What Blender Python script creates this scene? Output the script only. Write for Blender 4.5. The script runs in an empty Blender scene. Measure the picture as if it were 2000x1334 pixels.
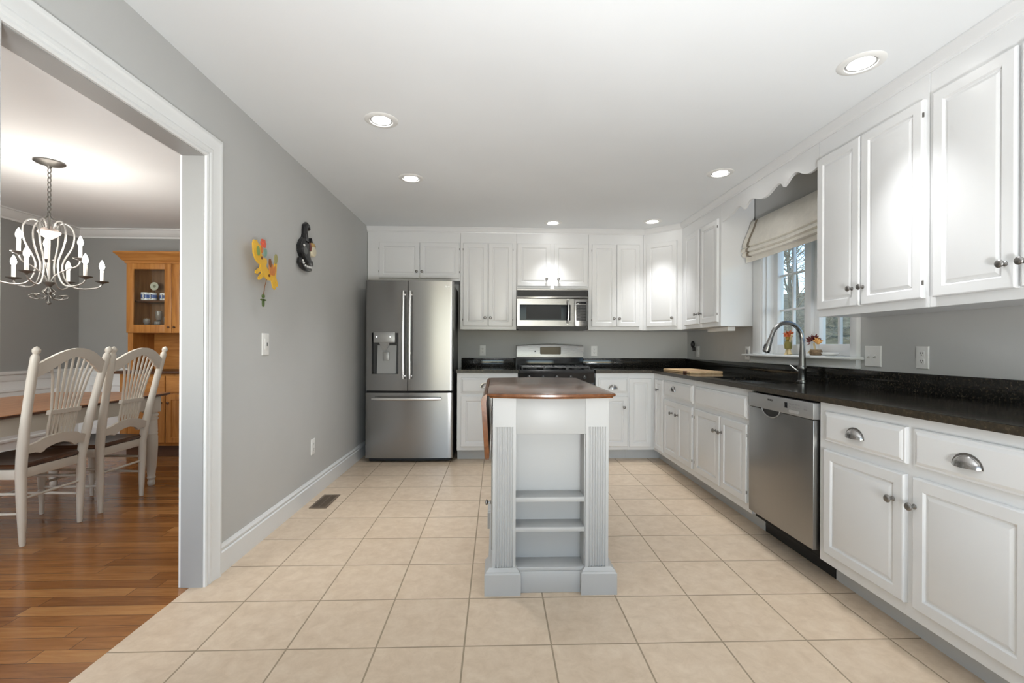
import bpy, bmesh, math, random
from math import sin, cos, pi, radians
from mathutils import Vector, Matrix

# ------------------------------------------------------------------ camera, world, light
S = bpy.context.scene
COL = S.collection
CAM_H = 1.1536
F_PX, CY, YAW, ROLL = 900.7, 676.66, 0.0338, 0.0042
cam = bpy.data.cameras.new('camera')
cam.sensor_fit = 'HORIZONTAL'; cam.sensor_width = 36.0
cam.lens = 36.0 * F_PX / 2000.0
cam.shift_y = (CY - 667.0) / 2000.0
cam.clip_start = 0.05; cam.clip_end = 300
camo = bpy.data.objects.new('camera', cam); COL.objects.link(camo)
fw = Vector((sin(YAW), cos(YAW), 0)); rt = Vector((cos(YAW), -sin(YAW), 0)); up = Vector((0, 0, 1))
R_ = rt * cos(ROLL) + up * sin(ROLL); U_ = up * cos(ROLL) - rt * sin(ROLL)
camo.matrix_world = Matrix(((R_.x, U_.x, -fw.x, 0), (R_.y, U_.y, -fw.y, 0), (R_.z, U_.z, -fw.z, CAM_H), (0, 0, 0, 1)))
S.camera = camo

S.view_settings.view_transform = 'Standard'
S.view_settings.look = 'None'
S.view_settings.gamma = 1.0
S.view_settings.use_curve_mapping = False
S.view_settings.exposure = 0.2
S.cycles.use_denoising = True
S.cycles.max_bounces = 10
S.cycles.diffuse_bounces = 6
S.cycles.sample_clamp_indirect = 6.0
S.cycles.caustics_reflective = False
S.cycles.caustics_refractive = False

W = bpy.data.worlds.new('sky'); S.world = W; W.use_nodes = True
wn = W.node_tree.nodes; wl = W.node_tree.links
sky = wn.new('ShaderNodeTexSky'); sky.sky_type = 'NISHITA'; sky.sun_disc = False
sky.sun_elevation = radians(38); sky.sun_rotation = radians(200); sky.air_density = 1.0; sky.dust_density = 0.1; sky.ozone_density = 2.0
wl.new(sky.outputs[0], wn['Background'].inputs[0]); wn['Background'].inputs[1].default_value = 0.42

CAN_W = 64.0          # each recessed downlight
def lamp(name, kind, loc, energy, color=(1, 1, 1), rot=(0, 0, 0), parent=None, **kw):
    l = bpy.data.lights.new(name, kind); l.energy = energy; l.color = color
    for k, v in kw.items(): setattr(l, k, v)
    o = bpy.data.objects.new(name, l); COL.objects.link(o); o.location = loc; o.rotation_euler = rot
    if parent: o.parent = parent
    return o
# daylight through the glazed rear opening behind the camera
lamp('rear_daylight', 'AREA', (0.4, -2.95, 1.25), 8, (1.0, 0.995, 0.985), (radians(90), 0, 0), shape='RECTANGLE', size=3.0, size_y=2.0)
lamp('bounce_flash', 'AREA', (0.45, -1.0, 0.45), 60, (0.96, 0.98, 1.0), (radians(140), 0, 0), shape='RECTANGLE', size=0.45, size_y=0.6, spread=radians(116))
lamp('sun', 'SUN', (0, 0, 20), 2.6, (1.0, 0.95, 0.86), Vector((0.6, -0.55, -0.75)).to_track_quat('-Z', 'Y').to_euler(), angle=radians(1.0))
lamp('dining_fill', 'AREA', (-3.1, -0.33, 1.45), 66, (1.0, 0.985, 0.965), (radians(100), 0, 0), shape='RECTANGLE', size=1.8, size_y=1.3)  # fill lamp added to brighten the dining room

# ------------------------------------------------------------------ helpers
class MB:
    def __init__(s): s.bm = bmesh.new(); s.M = Matrix.Identity(4)
    def xf(s, m): s.M = m; return s
    def _v(s, p): return s.bm.verts.new(s.M @ Vector(p))
    def face(s, vs):
        try: return s.bm.faces.new(vs)
        except ValueError: return None
    def box(s, x0, x1, y0, y1, z0, z1, b=0.0, seg=2):
        vs = [s._v((x, y, z)) for x in (x0, x1) for y in (y0, y1) for z in (z0, z1)]
        q = [(0, 1, 3, 2), (4, 6, 7, 5), (0, 4, 5, 1), (2, 3, 7, 6), (0, 2, 6, 4), (1, 5, 7, 3)]
        fs = [s.face([vs[i] for i in f]) for f in q]
        if b > 0:
            es = list({e for f in fs for e in f.edges})
            bmesh.ops.bevel(s.bm, geom=es, offset=b, segments=seg, affect='EDGES', profile=0.5)
        return s
    def ring(s, pts): return [s._v(p) for p in pts]
    def bridge(s, a, b, closed=True):
        n = len(a)
        for i in range(n if closed else n - 1):
            j = (i + 1) % n
            s.face([a[i], a[j], b[j], b[i]])
    def loft(s, rings, cap=True, closed=True):
        rs = [s.ring(r) for r in rings]
        for a, b in zip(rs, rs[1:]): s.bridge(a, b, closed)
        if cap and closed:
            s.face(list(reversed(rs[0]))); s.face(rs[-1])
        return s
    def tube(s, pts, r, n=10, cap=True, up=None):
        pts = [Vector(p) for p in pts]
        rr = r if isinstance(r, (list, tuple)) else [r] * len(pts)
        rings = []; nrm = None
        for i, p in enumerate(pts):
            t = (pts[min(i + 1, len(pts) - 1)] - pts[max(i - 1, 0)])
            if t.length < 1e-9: t = Vector((0, 0, 1))
            t.normalize()
            if nrm is None:
                a = Vector(up) if up else (Vector((1, 0, 0)) if abs(t.x) < 0.8 else Vector((0, 1, 0)))
                nrm = (a - t * a.dot(t)).normalized()
            else:
                nrm = (nrm - t * nrm.dot(t))
                nrm = nrm.normalized() if nrm.length > 1e-6 else Vector((1, 0, 0))
            bn = t.cross(nrm)
            rings.append([p + (nrm * cos(2 * pi * k / n) + bn * sin(2 * pi * k / n)) * rr[i] for k in range(n)])
        return s.loft(rings, cap)
    def lathe(s, prof, c=(0, 0, 0), axis='z', n=24, cap=True):
        c = Vector(c); rings = []
        for r, h in prof:
            ring = []
            for k in range(n):
                a = 2 * pi * k / n
                if axis == 'z': v = (r * cos(a), r * sin(a), h)
                elif axis == 'y': v = (r * cos(a), h, r * sin(a))
                else: v = (h, r * cos(a), r * sin(a))
                ring.append(c + Vector(v))
            rings.append(ring)
        return s.loft(rings, cap)
    def sphere(s, c, r, n=16, m=10, sc=(1, 1, 1)):
        prof = [(max(1e-4, r * sin(pi * i / m)), -r * cos(pi * i / m)) for i in range(m + 1)]
        rings = [[(c[0] + p * cos(2 * pi * k / n) * sc[0], c[1] + p * sin(2 * pi * k / n) * sc[1], c[2] + h * sc[2]) for k in range(n)] for p, h in prof]
        return s.loft(rings)
    def prism(s, poly, axis, a, b):
        """polygon (two coordinates) swept along axis from a to b"""
        f = {'x': lambda p, t: (t, p[0], p[1]), 'y': lambda p, t: (p[0], t, p[1]), 'z': lambda p, t: (p[0], p[1], t)}[axis]
        return s.loft([[f(p, a) for p in poly], [f(p, b) for p in poly]])
    def rects(s, x0, x1, z0, z1, loops):
        """nested rectangular loops (inset, y) facing -y: panels, doors, frames"""
        rs = []
        for d, y in loops:
            rs.append(s.ring([(x0 + d, y, z0 + d), (x1 - d, y, z0 + d), (x1 - d, y, z1 - d), (x0 + d, y, z1 - d)]))
        for a, b in zip(rs, rs[1:]): s.bridge(a, b)
        s.face(rs[-1]); s.face(list(reversed(rs[0])))
        return s
    def build(s, name, mat, parent=None, loc=None, sharp=32):
        bm = s.bm
        bmesh.ops.remove_doubles(bm, verts=bm.verts, dist=1e-6)
        bmesh.ops.recalc_face_normals(bm, faces=bm.faces)
        for f in bm.faces: f.smooth = True
        for e in bm.edges:
            e.smooth = not (len(e.link_faces) != 2 or e.calc_face_angle(0) > radians(sharp))
        me = bpy.data.meshes.new(name); bm.to_mesh(me); bm.free()
        if mat: me.materials.append(mat)
        o = bpy.data.objects.new(name, me); COL.objects.link(o)
        if parent: o.parent = parent
        if loc: o.location = loc
        return o

def tag(o, label=None, cat=None, group=None, kind=None):
    if label: o['label'] = label
    if cat: o['category'] = cat
    if group: o['group'] = group
    if kind: o['kind'] = kind
    return o
def thing(name, label, cat, loc=(0, 0, 0), rz=0.0, group=None):
    o = bpy.data.objects.new(name, None); COL.objects.link(o)
    o.location = loc; o.rotation_euler = (0, 0, rz); o.empty_display_size = 0.1
    return tag(o, label, cat, group)
def copy_tree(o, parent=None):
    c = o.copy(); COL.objects.link(c); c.parent = parent
    for ch in list(o.children): copy_tree(ch, c)
    return c
def struct(o, label=None): return tag(o, label, None, None, 'structure')
def arc(c, r, a0, a1, n, plane='xz'):
    out = []
    for i in range(n + 1):
        a = radians(a0 + (a1 - a0) * i / n); u, v = r * cos(a), r * sin(a)
        out.append({'xz': (c[0] + u, c[1], c[2] + v), 'yz': (c[0], c[1] + u, c[2] + v), 'xy': (c[0] + u, c[1] + v, c[2])}[plane])
    return out
def bez(p0, p1, p2, p3, n=12):
    p0, p1, p2, p3 = map(Vector, (p0, p1, p2, p3)); out = []
    for i in range(n + 1):
        t = i / n; u = 1 - t
        out.append(p0 * u**3 + p1 * 3 * u * u * t + p2 * 3 * u * t * t + p3 * t**3)
    return out

# ------------------------------------------------------------------ materials
MATS = {}
def mat(name, col, rough=0.5, metal=0.0, **kw):
    m = bpy.data.materials.new(name); m.use_nodes = True
    b = m.node_tree.nodes['Principled BSDF']
    b.inputs['Base Color'].default_value = (*col, 1); b.inputs['Roughness'].default_value = rough
    b.inputs['Metallic'].default_value = metal
    for k, v in kw.items(): b.inputs[k].default_value = v
    MATS[name] = m
    return m
def nodes(m): return m.node_tree.nodes, m.node_tree.links, m.node_tree.nodes['Principled BSDF']
def pos(m, scale=(1, 1, 1), obj=False, loc=(0, 0, 0)):
    n, l, b = nodes(m)
    if obj:
        t = n.new('ShaderNodeTexCoord'); src = t.outputs['Object']
    else:
        t = n.new('ShaderNodeNewGeometry'); src = t.outputs['Position']
    mp = n.new('ShaderNodeMapping'); mp.inputs['Scale'].default_value = scale; mp.inputs['Location'].default_value = loc
    l.new(src, mp.inputs[0])
    return mp.outputs[0]
def ramp(m, stops):
    n = m.node_tree.nodes.new('ShaderNodeValToRGB'); e = n.color_ramp.elements
    while len(e) > 1: e.remove(e[-1])
    e[0].position, e[0].color = stops[0][0], (*stops[0][1], 1)
    for p, c in stops[1:]:
        x = e.new(p); x.color = (*c, 1)
    return n
def noise(m, vec, scale, detail=4, rough=0.55, dist=0.0):
    n = m.node_tree.nodes.new('ShaderNodeTexNoise'); n.inputs['Scale'].default_value = scale
    n.inputs['Detail'].default_value = detail; n.inputs['Roughness'].default_value = rough; n.inputs['Distortion'].default_value = dist
    m.node_tree.links.new(vec, n.inputs['Vector']); return n
def bump(m, src, strength, dist=0.002):
    n, l, b = nodes(m); bp = n.new('ShaderNodeBump'); bp.inputs['Strength'].default_value = strength; bp.inputs['Distance'].default_value = dist
    l.new(src, bp.inputs['Height']); l.new(bp.outputs[0], b.inputs['Normal'])
def paint(name, col, rough, var=0.03, bumpy=0.0, sc=3.0):
    m = mat(name, col, rough); n, l, b = nodes(m); v = pos(m)
    nz = noise(m, v, sc, 3)
    r = ramp(m, [(0.3, tuple(c * (1 - var) for c in col)), (0.7, tuple(min(1, c * (1 + var)) for c in col))])
    l.new(nz.outputs['Fac'], r.inputs[0]); l.new(r.outputs[0], b.inputs['Base Color'])
    if bumpy:
        bump(m, noise(m, v, 160, 2).outputs['Fac'], bumpy, 0.001)
    return m
def wood(name, c0, c1, c2, rough, axis='x', sc=1.0, coat=0.0):
    m = mat(name, c1, rough); n, l, b = nodes(m)
    st = {'x': (1.2, 14, 14), 'y': (14, 1.2, 14), 'z': (14, 14, 1.2)}[axis]
    v = pos(m, tuple(s * sc for s in st), obj=True)
    nz = noise(m, v, 2.0, 6, 0.6, 0.6)
    r = ramp(m, [(0.28, c0), (0.5, c1), (0.75, c2)])
    l.new(nz.outputs['Fac'], r.inputs[0]); l.new(r.outputs[0], b.inputs['Base Color'])
    b.inputs['Coat Weight'].default_value = coat; b.inputs['Coat Roughness'].default_value = 0.15
    return m
def steel(name, col, rough, axis='z', aniso=0.7):
    m = mat(name, col, rough, 1.0, **{'Anisotropic': aniso, 'Anisotropic Rotation': 0.25}); n, l, b = nodes(m)
    sc = {'z': (160, 160, 1.5), 'x': (1.5, 160, 160), 'y': (160, 1.5, 160)}[axis]
    nz = noise(m, pos(m, sc, obj=True), 3, 2)
    r = ramp(m, [(0.3, (rough * 0.94,) * 3), (0.7, (rough * 1.06,) * 3)])
    l.new(nz.outputs['Fac'], r.inputs[0]); l.new(r.outputs[0], b.inputs['Roughness'])
    r2 = ramp(m, [(0.2, tuple(c * 0.97 for c in col)), (0.8, tuple(min(1, c * 1.03) for c in col))])
    l.new(nz.outputs['Fac'], r2.inputs[0]); l.new(r2.outputs[0], b.inputs['Base Color'])
    return m
def emit(name, col, strength):
    m = mat(name, col, 0.4); b = nodes(m)[2]
    b.inputs['Emission Color'].default_value = (*col, 1); b.inputs['Emission Strength'].default_value = strength
    return m

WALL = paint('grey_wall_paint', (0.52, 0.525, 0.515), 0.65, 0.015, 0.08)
CEIL = paint('ceiling_paint', (0.815, 0.84, 0.855), 0.85, 0.02, 0.1, 1.2)
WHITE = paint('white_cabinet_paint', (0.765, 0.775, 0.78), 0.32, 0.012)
TRIM = paint('white_trim_paint', (0.76, 0.775, 0.775), 0.35, 0.01)
JAMB = paint('shaded_white_jamb_paint', (0.34, 0.347, 0.347), 0.45, 0.01)  # white jamb, darkened so that its shade is in the colour
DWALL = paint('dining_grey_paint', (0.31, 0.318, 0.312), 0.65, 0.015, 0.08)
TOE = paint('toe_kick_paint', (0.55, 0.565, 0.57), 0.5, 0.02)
ISL = paint('island_paint', (0.455, 0.455, 0.445), 0.42, 0.012)
CREAM = paint('cream_chair_paint', (0.68, 0.645, 0.575), 0.38, 0.03)
STEEL = steel('brushed_steel', (0.33, 0.325, 0.318), 0.28, 'x')
STEELV = steel('brushed_steel_upright', (0.31, 0.305, 0.30), 0.24, 'x')
HANDLE = steel('polished_handle_steel', (0.72, 0.71, 0.70), 0.22, 'z', 0.2)
NICKEL = mat('pewter_hardware', (0.30, 0.29, 0.28), 0.32, 1.0)
NICKELB = mat('brushed_nickel', (0.27, 0.265, 0.255), 0.27, 1.0)
CUPM = mat('cup_pull_nickel', (0.45, 0.44, 0.43), 0.22, 1.0)
HINGE = mat('hinge_metal', (0.22, 0.21, 0.2), 0.4, 1.0)
BLACK = mat('black_plastic', (0.012, 0.012, 0.012), 0.45)
GAP = mat('dark_void', (0.008, 0.008, 0.008), 0.8)
BGLASS = mat('black_glass', (0.012, 0.012, 0.014), 0.08, **{'Specular IOR Level': 0.25})
BENAM = mat('black_enamel', (0.014, 0.014, 0.015), 0.12)
IRON = mat('cast_iron', (0.02, 0.02, 0.021), 0.38)
CASE = mat('appliance_case_grey', (0.10, 0.10, 0.10), 0.45, 0.3)
PLATE = mat('white_plastic', (0.80, 0.80, 0.78), 0.3)
SLOT = mat('socket_slot', (0.10, 0.10, 0.10), 0.5)
GREYP = mat('grey_plastic', (0.33, 0.33, 0.325), 0.35, 0.4)
DGREYP = mat('dark_grey_plastic', (0.022, 0.022, 0.022), 0.35)
LED = emit('indicator_light', (0.9, 0.95, 1.0), 1.5)
LENS = emit('downlight_lens', (1.0, 0.985, 0.95), 14.0)
BULB = emit('candle_bulb_glow', (1.0, 0.96, 0.88), 16.0)
CHMETAL = mat('chandelier_pewter', (0.17, 0.165, 0.155), 0.4, 0.9)
CHARM = mat('chandelier_silver_arm', (0.33, 0.325, 0.315), 0.42, 0.7)
BAFFLE = mat('can_baffle_grey', (0.30, 0.30, 0.295), 0.5)
CANDLE = mat('candle_sleeve', (0.85, 0.83, 0.78), 0.5)
ROSEG = mat('rose_tinted_glass', (0.62, 0.52, 0.47), 0.3)
TABLE = wood('table_top_wood', (0.24, 0.10, 0.04), (0.40, 0.19, 0.085), (0.52, 0.28, 0.14), 0.28, 'y', 1.0, 0.2)
TEDGE = wood('table_edge_wood', (0.055, 0.02, 0.01), (0.085, 0.032, 0.016), (0.12, 0.05, 0.022), 0.3, 'y')
SEAT = wood('seat_wood', (0.045, 0.018, 0.008), (0.08, 0.033, 0.014), (0.13, 0.055, 0.024), 0.3, 'y')
HUTCH = wood('honey_wood', (0.29, 0.11, 0.022), (0.41, 0.175, 0.040), (0.50, 0.24, 0.066), 0.35, 'z')
HUTCHX = wood('honey_wood_rail', (0.28, 0.105, 0.021), (0.39, 0.165, 0.038), (0.48, 0.23, 0.062), 0.35, 'x')
HDARK = wood('hutch_dark_wood', (0.05, 0.02, 0.010), (0.085, 0.036, 0.016), (0.13, 0.055, 0.025), 0.35, 'x')
HBACK = wood('hutch_back_wood', (0.20, 0.10, 0.05), (0.27, 0.15, 0.08), (0.33, 0.19, 0.11), 0.5, 'z')
ISTOP = wood('island_top_wood', (0.085, 0.034, 0.016), (0.125, 0.052, 0.026), (0.17, 0.075, 0.038), 0.22, 'y', 1.0, 0.3)
ISEDGE = wood('island_edge_wood', (0.10, 0.033, 0.010), (0.17, 0.060, 0.018), (0.24, 0.09, 0.03), 0.25, 'y', 1.0, 0.3)
BOARD = wood('cutting_board_maple', (0.55, 0.35, 0.18), (0.68, 0.46, 0.25), (0.78, 0.57, 0.34), 0.45, 'y')
WALNUT = wood('cutting_board_walnut', (0.10, 0.04, 0.02), (0.15, 0.06, 0.03), (0.2, 0.085, 0.045), 0.45, 'y')
SHADE = paint('cream_linen', (0.84, 0.81, 0.74), 0.9, 0.04, 0.3, 20)
TAPE = paint('taupe_tape', (0.28, 0.235, 0.18), 0.85, 0.05)
VENTM = mat('bronze_vent', (0.20, 0.15, 0.105), 0.45, 0.5)
VENTD = mat('vent_dark', (0.035, 0.027, 0.02), 0.6)

GLASS = bpy.data.materials.new('clear_glass'); GLASS.use_nodes = True
_n, _l = GLASS.node_tree.nodes, GLASS.node_tree.links
_n.remove(_n['Principled BSDF'])
_g = _n.new('ShaderNodeBsdfGlossy'); _g.inputs['Roughness'].default_value = 0.02
_t = _n.new('ShaderNodeBsdfTransparent'); _t.inputs[0].default_value = (0.96, 0.98, 0.97, 1)
_lw = _n.new('ShaderNodeLayerWeight'); _lw.inputs[0].default_value = 0.5
_pw = _n.new('ShaderNodeMath'); _pw.operation = 'POWER'; _pw.inputs[1].default_value = 4.0; _l.new(_lw.outputs['Facing'], _pw.inputs[0])
_f = _n.new('ShaderNodeMath'); _f.operation = 'MULTIPLY_ADD'; _f.inputs[1].default_value = 0.5; _f.inputs[2].default_value = 0.03; _l.new(_pw.outputs[0], _f.inputs[0])
_m = _n.new('ShaderNodeMixShader'); _l.new(_f.outputs[0], _m.inputs[0]); _l.new(_t.outputs[0], _m.inputs[1]); _l.new(_g.outputs[0], _m.inputs[2])
_l.new(_m.outputs[0], _n['Material Output'].inputs[0])
CRYSTAL = mat('crystal', (0.95, 0.95, 0.95), 0.03, 0.0, **{'Transmission Weight': 0.85, 'IOR': 1.45})

# granite
GRANITE = mat('black_granite', (0.012, 0.012, 0.010), 0.10)
n_, l_, b_ = nodes(GRANITE); v_ = pos(GRANITE)
a_ = noise(GRANITE, v_, 90, 5, 0.7)
r_ = ramp(GRANITE, [(0.0, (0.006, 0.006, 0.006)), (0.52, (0.012, 0.0115, 0.010)), (0.60, (0.035, 0.029, 0.020)), (0.70, (0.11, 0.09, 0.06)), (0.8, (0.2, 0.18, 0.14))])
l_.new(a_.outputs['Fac'], r_.inputs[0]); l_.new(r_.outputs[0], b_.inputs['Base Color'])
GRANE = mat('granite_edge', (0.05, 0.038, 0.022), 0.32)
n_, l_, b_ = nodes(GRANE); v_ = pos(GRANE)
a_ = noise(GRANE, v_, 60, 5, 0.7)
r_ = ramp(GRANE, [(0.3, (0.018, 0.014, 0.010)), (0.55, (0.040, 0.030, 0.018)), (0.75, (0.13, 0.105, 0.07))])
l_.new(a_.outputs['Fac'], r_.inputs[0]); l_.new(r_.outputs[0], b_.inputs['Base Color'])

# ceramic tile floor: square tiles with grout lines
T, TX, TY = 0.3366, -1.1288, 1.778
TILE = mat('beige_tile', (0.6, 0.5, 0.38), 0.34)
n_, l_, b_ = nodes(TILE)
v_ = pos(TILE, (1 / T, 1 / T, 1), loc=(-TX / T, -TY / T, 0))
sep = n_.new('ShaderNodeSeparateXYZ'); l_.new(v_, sep.inputs[0])
def mth(op, a, b=None):
    x = n_.new('ShaderNodeMath'); x.operation = op
    for i, q in enumerate((a, b)):
        if q is None: continue
        if isinstance(q, (int, float)): x.inputs[i].default_value = q
        else: l_.new(q, x.inputs[i])
    return x.outputs[0]
def edge(c):
    f = mth('FRACT', c); d = mth('ABSOLUTE', mth('SUBTRACT', f, 0.5)); return d
d_ = mth('MAXIMUM', edge(sep.outputs[0]), edge(sep.outputs[1]))
g_ = n_.new('ShaderNodeMapRange'); g_.inputs[1].default_value = 0.488; g_.inputs[2].default_value = 0.493
l_.new(d_, g_.inputs[0])
cmb = n_.new('ShaderNodeCombineXYZ'); l_.new(mth('FLOOR', sep.outputs[0]), cmb.inputs[0]); l_.new(mth('FLOOR', sep.outputs[1]), cmb.inputs[1])
wn_ = n_.new('ShaderNodeTexWhiteNoise'); l_.new(cmb.outputs[0], wn_.inputs[0])
pv_ = pos(TILE)
ad_ = n_.new('ShaderNodeVectorMath'); ad_.operation = 'MULTIPLY_ADD'; l_.new(wn_.outputs['Color'], ad_.inputs[0]); ad_.inputs[1].default_value = (7, 7, 7); l_.new(pv_, ad_.inputs[2])
nz1 = noise(TILE, ad_.outputs[0], 15, 8, 0.68, 0.4)
rp_ = ramp(TILE, [(0.25, (0.52, 0.40, 0.28)), (0.5, (0.61, 0.485, 0.355)), (0.75, (0.69, 0.57, 0.435))])
l_.new(nz1.outputs['Fac'], rp_.inputs[0])
hsv = n_.new('ShaderNodeHueSaturation'); l_.new(rp_.outputs[0], hsv.inputs['Color'])
mr_ = n_.new('ShaderNodeMapRange'); mr_.inputs[3].default_value = 0.965; mr_.inputs[4].default_value = 1.035
l_.new(wn_.outputs['Value'], mr_.inputs[0]); l_.new(mr_.outputs[0], hsv.inputs['Value'])
mx_ = n_.new('ShaderNodeMix'); mx_.data_type = 'RGBA'; l_.new(g_.outputs[0], mx_.inputs[0]); l_.new(hsv.outputs[0], mx_.inputs[6])
mx_.inputs[7].default_value = (0.30, 0.235, 0.16, 1)
l_.new(mx_.outputs[2], b_.inputs['Base Color'])
inv_ = mth('SUBTRACT', 1.0, g_.outputs[0]); bump(TILE, inv_, 0.5, 0.0015)
rr_ = n_.new('ShaderNodeMapRange'); rr_.inputs[3].default_value = 0.32; rr_.inputs[4].default_value = 0.75
l_.new(g_.outputs[0], rr_.inputs[0]); l_.new(rr_.outputs[0], b_.inputs['Roughness'])

# strip oak floor, boards running left to right
OAK = mat('oak_strip_floor', (0.4, 0.2, 0.08), 0.2)
n_, l_, b_ = nodes(OAK); v_ = pos(OAK)
bk = n_.new('ShaderNodeTexBrick'); bk.offset = 0.37; bk.offset_frequency = 2; bk.squash = 0.8; bk.squash_frequency = 3
bk.inputs['Scale'].default_value = 1.0; bk.inputs['Brick Width'].default_value = 0.85; bk.inputs['Row Height'].default_value = 0.075
bk.inputs['Mortar Size'].default_value = 0.0012; bk.inputs['Mortar Smooth'].default_value = 0.3; bk.inputs['Bias'].default_value = 0.0
bk.inputs['Color1'].default_value = (0, 0, 0, 1); bk.inputs['Color2'].default_value = (1, 1, 1, 1); bk.inputs['Mortar'].default_value = (0.5, 0.5, 0.5, 1)
l_.new(v_, bk.inputs['Vector'])
va = n_.new('ShaderNodeVectorMath'); va.operation = 'MULTIPLY_ADD'; l_.new(bk.outputs['Color'], va.inputs[0]); va.inputs[1].default_value = (31, 17, 0)
l_.new(pos(OAK, (2.2, 26, 1)), va.inputs[2])
gz = noise(OAK, va.outputs[0], 1.6, 6, 0.62, 0.8)
mixf = n_.new('ShaderNodeMath'); mixf.operation = 'MULTIPLY_ADD'; l_.new(bk.outputs['Color'], mixf.inputs[0]); mixf.inputs[1].default_value = 0.42
sc_ = n_.new('ShaderNodeMath'); sc_.operation = 'MULTIPLY'; l_.new(gz.outputs['Fac'], sc_.inputs[0]); sc_.inputs[1].default_value = 0.62
l_.new(sc_.outputs[0], mixf.inputs[2])
rw = ramp(OAK, [(0.12, (0.09, 0.030, 0.009)), (0.35, (0.20, 0.078, 0.024)), (0.55, (0.29, 0.122, 0.038)), (0.8, (0.42, 0.205, 0.072))])
l_.new(mixf.outputs[0], rw.inputs[0])
mo = n_.new('ShaderNodeMix'); mo.data_type = 'RGBA'; l_.new(bk.outputs['Fac'], mo.inputs[0]); l_.new(rw.outputs[0], mo.inputs[6]); mo.inputs[7].default_value = (0.07, 0.025, 0.008, 1)
l_.new(mo.outputs[2], b_.inputs['Base Color'])

# ------------------------------------------------------------------ room dimensions
XL, XR, YB, ZC = -1.395, 2.23, 5.32, 2.44      # kitchen left / right / back walls, ceiling
XD = -1.495                                     # dining side of the left wall
DL = -4.67                                      # dining room far left wall
YR = -3.0                                       # rear wall behind the camera
DY0, DY1, DZ = 1.336, 2.243, 2.055              # doorway in the left wall
WY0, WY1, WZ0, WZ1 = 2.80, 3.745, 1.083, 2.10   # sink window opening

# floors, ceiling
struct(MB().box(-1.454, XR + 0.1, YR - 0.1, YB + 0.1, -0.06, 0.0).build('floor', TILE), 'beige square ceramic tile floor of the kitchen')
struct(MB().box(DL - 0.1, -1.454, -0.3, YB + 0.1, -0.06, -0.001).build('floor_dining', OAK), 'orange brown oak strip floor of the dining room')
struct(MB().box(DL - 0.1, XR + 0.1, YR - 0.1, YB + 0.1, ZC, ZC + 0.1).build('ceiling', CEIL), 'smooth white ceiling')
# walls
struct(MB().box(XD, XR + 0.1, YB, YB + 0.12, 0, ZC).build('wall_back', WALL), 'grey back wall of the kitchen')
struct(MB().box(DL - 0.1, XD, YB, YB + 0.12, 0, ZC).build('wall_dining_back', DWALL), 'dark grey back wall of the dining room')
m = MB(); m.box(XD, XL, DY1 + 0.004, YB, 0, ZC); m.box(XD, XL, YR, DY0 - 0.004, 0, ZC); m.box(XD, XL, DY0 - 0.004, DY1 + 0.004, DZ + 0.004, ZC)
struct(m.build('wall_left', WALL), 'grey wall with the wide doorway to the dining room')
m = MB(); m.box(XR, XR + 0.14, YR, WY0, 0, ZC); m.box(XR, XR + 0.14, WY1, YB, 0, ZC); m.box(XR, XR + 0.14, WY0, WY1, 0, WZ0); m.box(XR, XR + 0.14, WY0, WY1, WZ1, ZC)
struct(m.build('wall_right', WALL), 'grey wall with the sink window')
m = MB(); m.box(XL, -1.1, YR - 0.12, YR, 0, ZC); m.box(1.9, XR, YR - 0.12, YR, 0, ZC); m.box(-1.1, 1.9, YR - 0.12, YR, 2.25, ZC); m.box(-1.1, 1.9, YR - 0.12, YR, 0, 0.25)
struct(m.build('wall_rear', WALL))
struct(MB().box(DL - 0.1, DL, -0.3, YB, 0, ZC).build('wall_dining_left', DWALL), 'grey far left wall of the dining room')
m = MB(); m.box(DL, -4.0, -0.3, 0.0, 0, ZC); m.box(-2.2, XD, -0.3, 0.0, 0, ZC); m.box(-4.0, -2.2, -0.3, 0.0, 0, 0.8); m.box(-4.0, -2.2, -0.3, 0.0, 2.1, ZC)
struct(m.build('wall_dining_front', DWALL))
m = MB(); m.box(-4.09, -4.0, 0.0, 0.02, 0.72, 2.19, 0.003); m.box(-2.2, -2.11, 0.0, 0.02, 0.72, 2.19, 0.003); m.box(-4.0, -2.2, 0.0, 0.02, 2.1, 2.19, 0.003); m.box(-4.12, -2.08, 0.0, 0.04, 0.77, 0.80, 0.004); m.box(-3.12, -3.08, -0.16, -0.12, 0.8, 2.1)
struct(m.build('added_dining_window', TRIM))  # unseen window, added to hold the dining fill lamp

# baseboard with moulded cap along the left wall, casing of the doorway
def base_profile(x, s, h=0.145):
    return [(x, 0), (x + s * 0.016, 0), (x + s * 0.016, h - 0.040), (x + s * 0.013, h - 0.036), (x + s * 0.008, h - 0.034), (x + s * 0.008, h - 0.026), (x + s * 0.013, h - 0.023), (x + s * 0.013, h - 0.016), (x + s * 0.006, h - 0.006), (x + s * 0.005, h), (x, h)]
struct(MB().prism(base_profile(XL, 1), 'y', 2.354, YB).build('baseboard_left', TRIM), 'white moulded baseboard along the grey left wall')
struct(MB().prism(base_profile(XL, 1), 'y', YR, 1.224).build('baseboard_left', TRIM))
def casing(name, x, s):
    """moulded architrave around the doorway, mitred; x is the wall face, s the side it projects to"""
    prof = [(0.003, 0.0), (0.003, 0.012), (0.012, 0.016), (0.022, 0.013), (0.030, 0.017), (0.042, 0.018), (0.050, 0.014), (0.062, 0.017), (0.086, 0.021), (0.098, 0.026), (0.110, 0.026), (0.110, 0.0)]
    def corner(d): return [(DY1 + d, 0.0), (DY1 + d, DZ + d), (DY0 - d, DZ + d), (DY0 - d, 0.0)]
    m = MB(); rings = []
    for k in range(4):
        rings.append([(x + s * t, corner(d)[k][0], corner(d)[k][1]) for d, t in prof])
    m.loft(rings)
    return struct(m.build(name, TRIM, sharp=20), 'white moulded casing around the dining room doorway')
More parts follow.
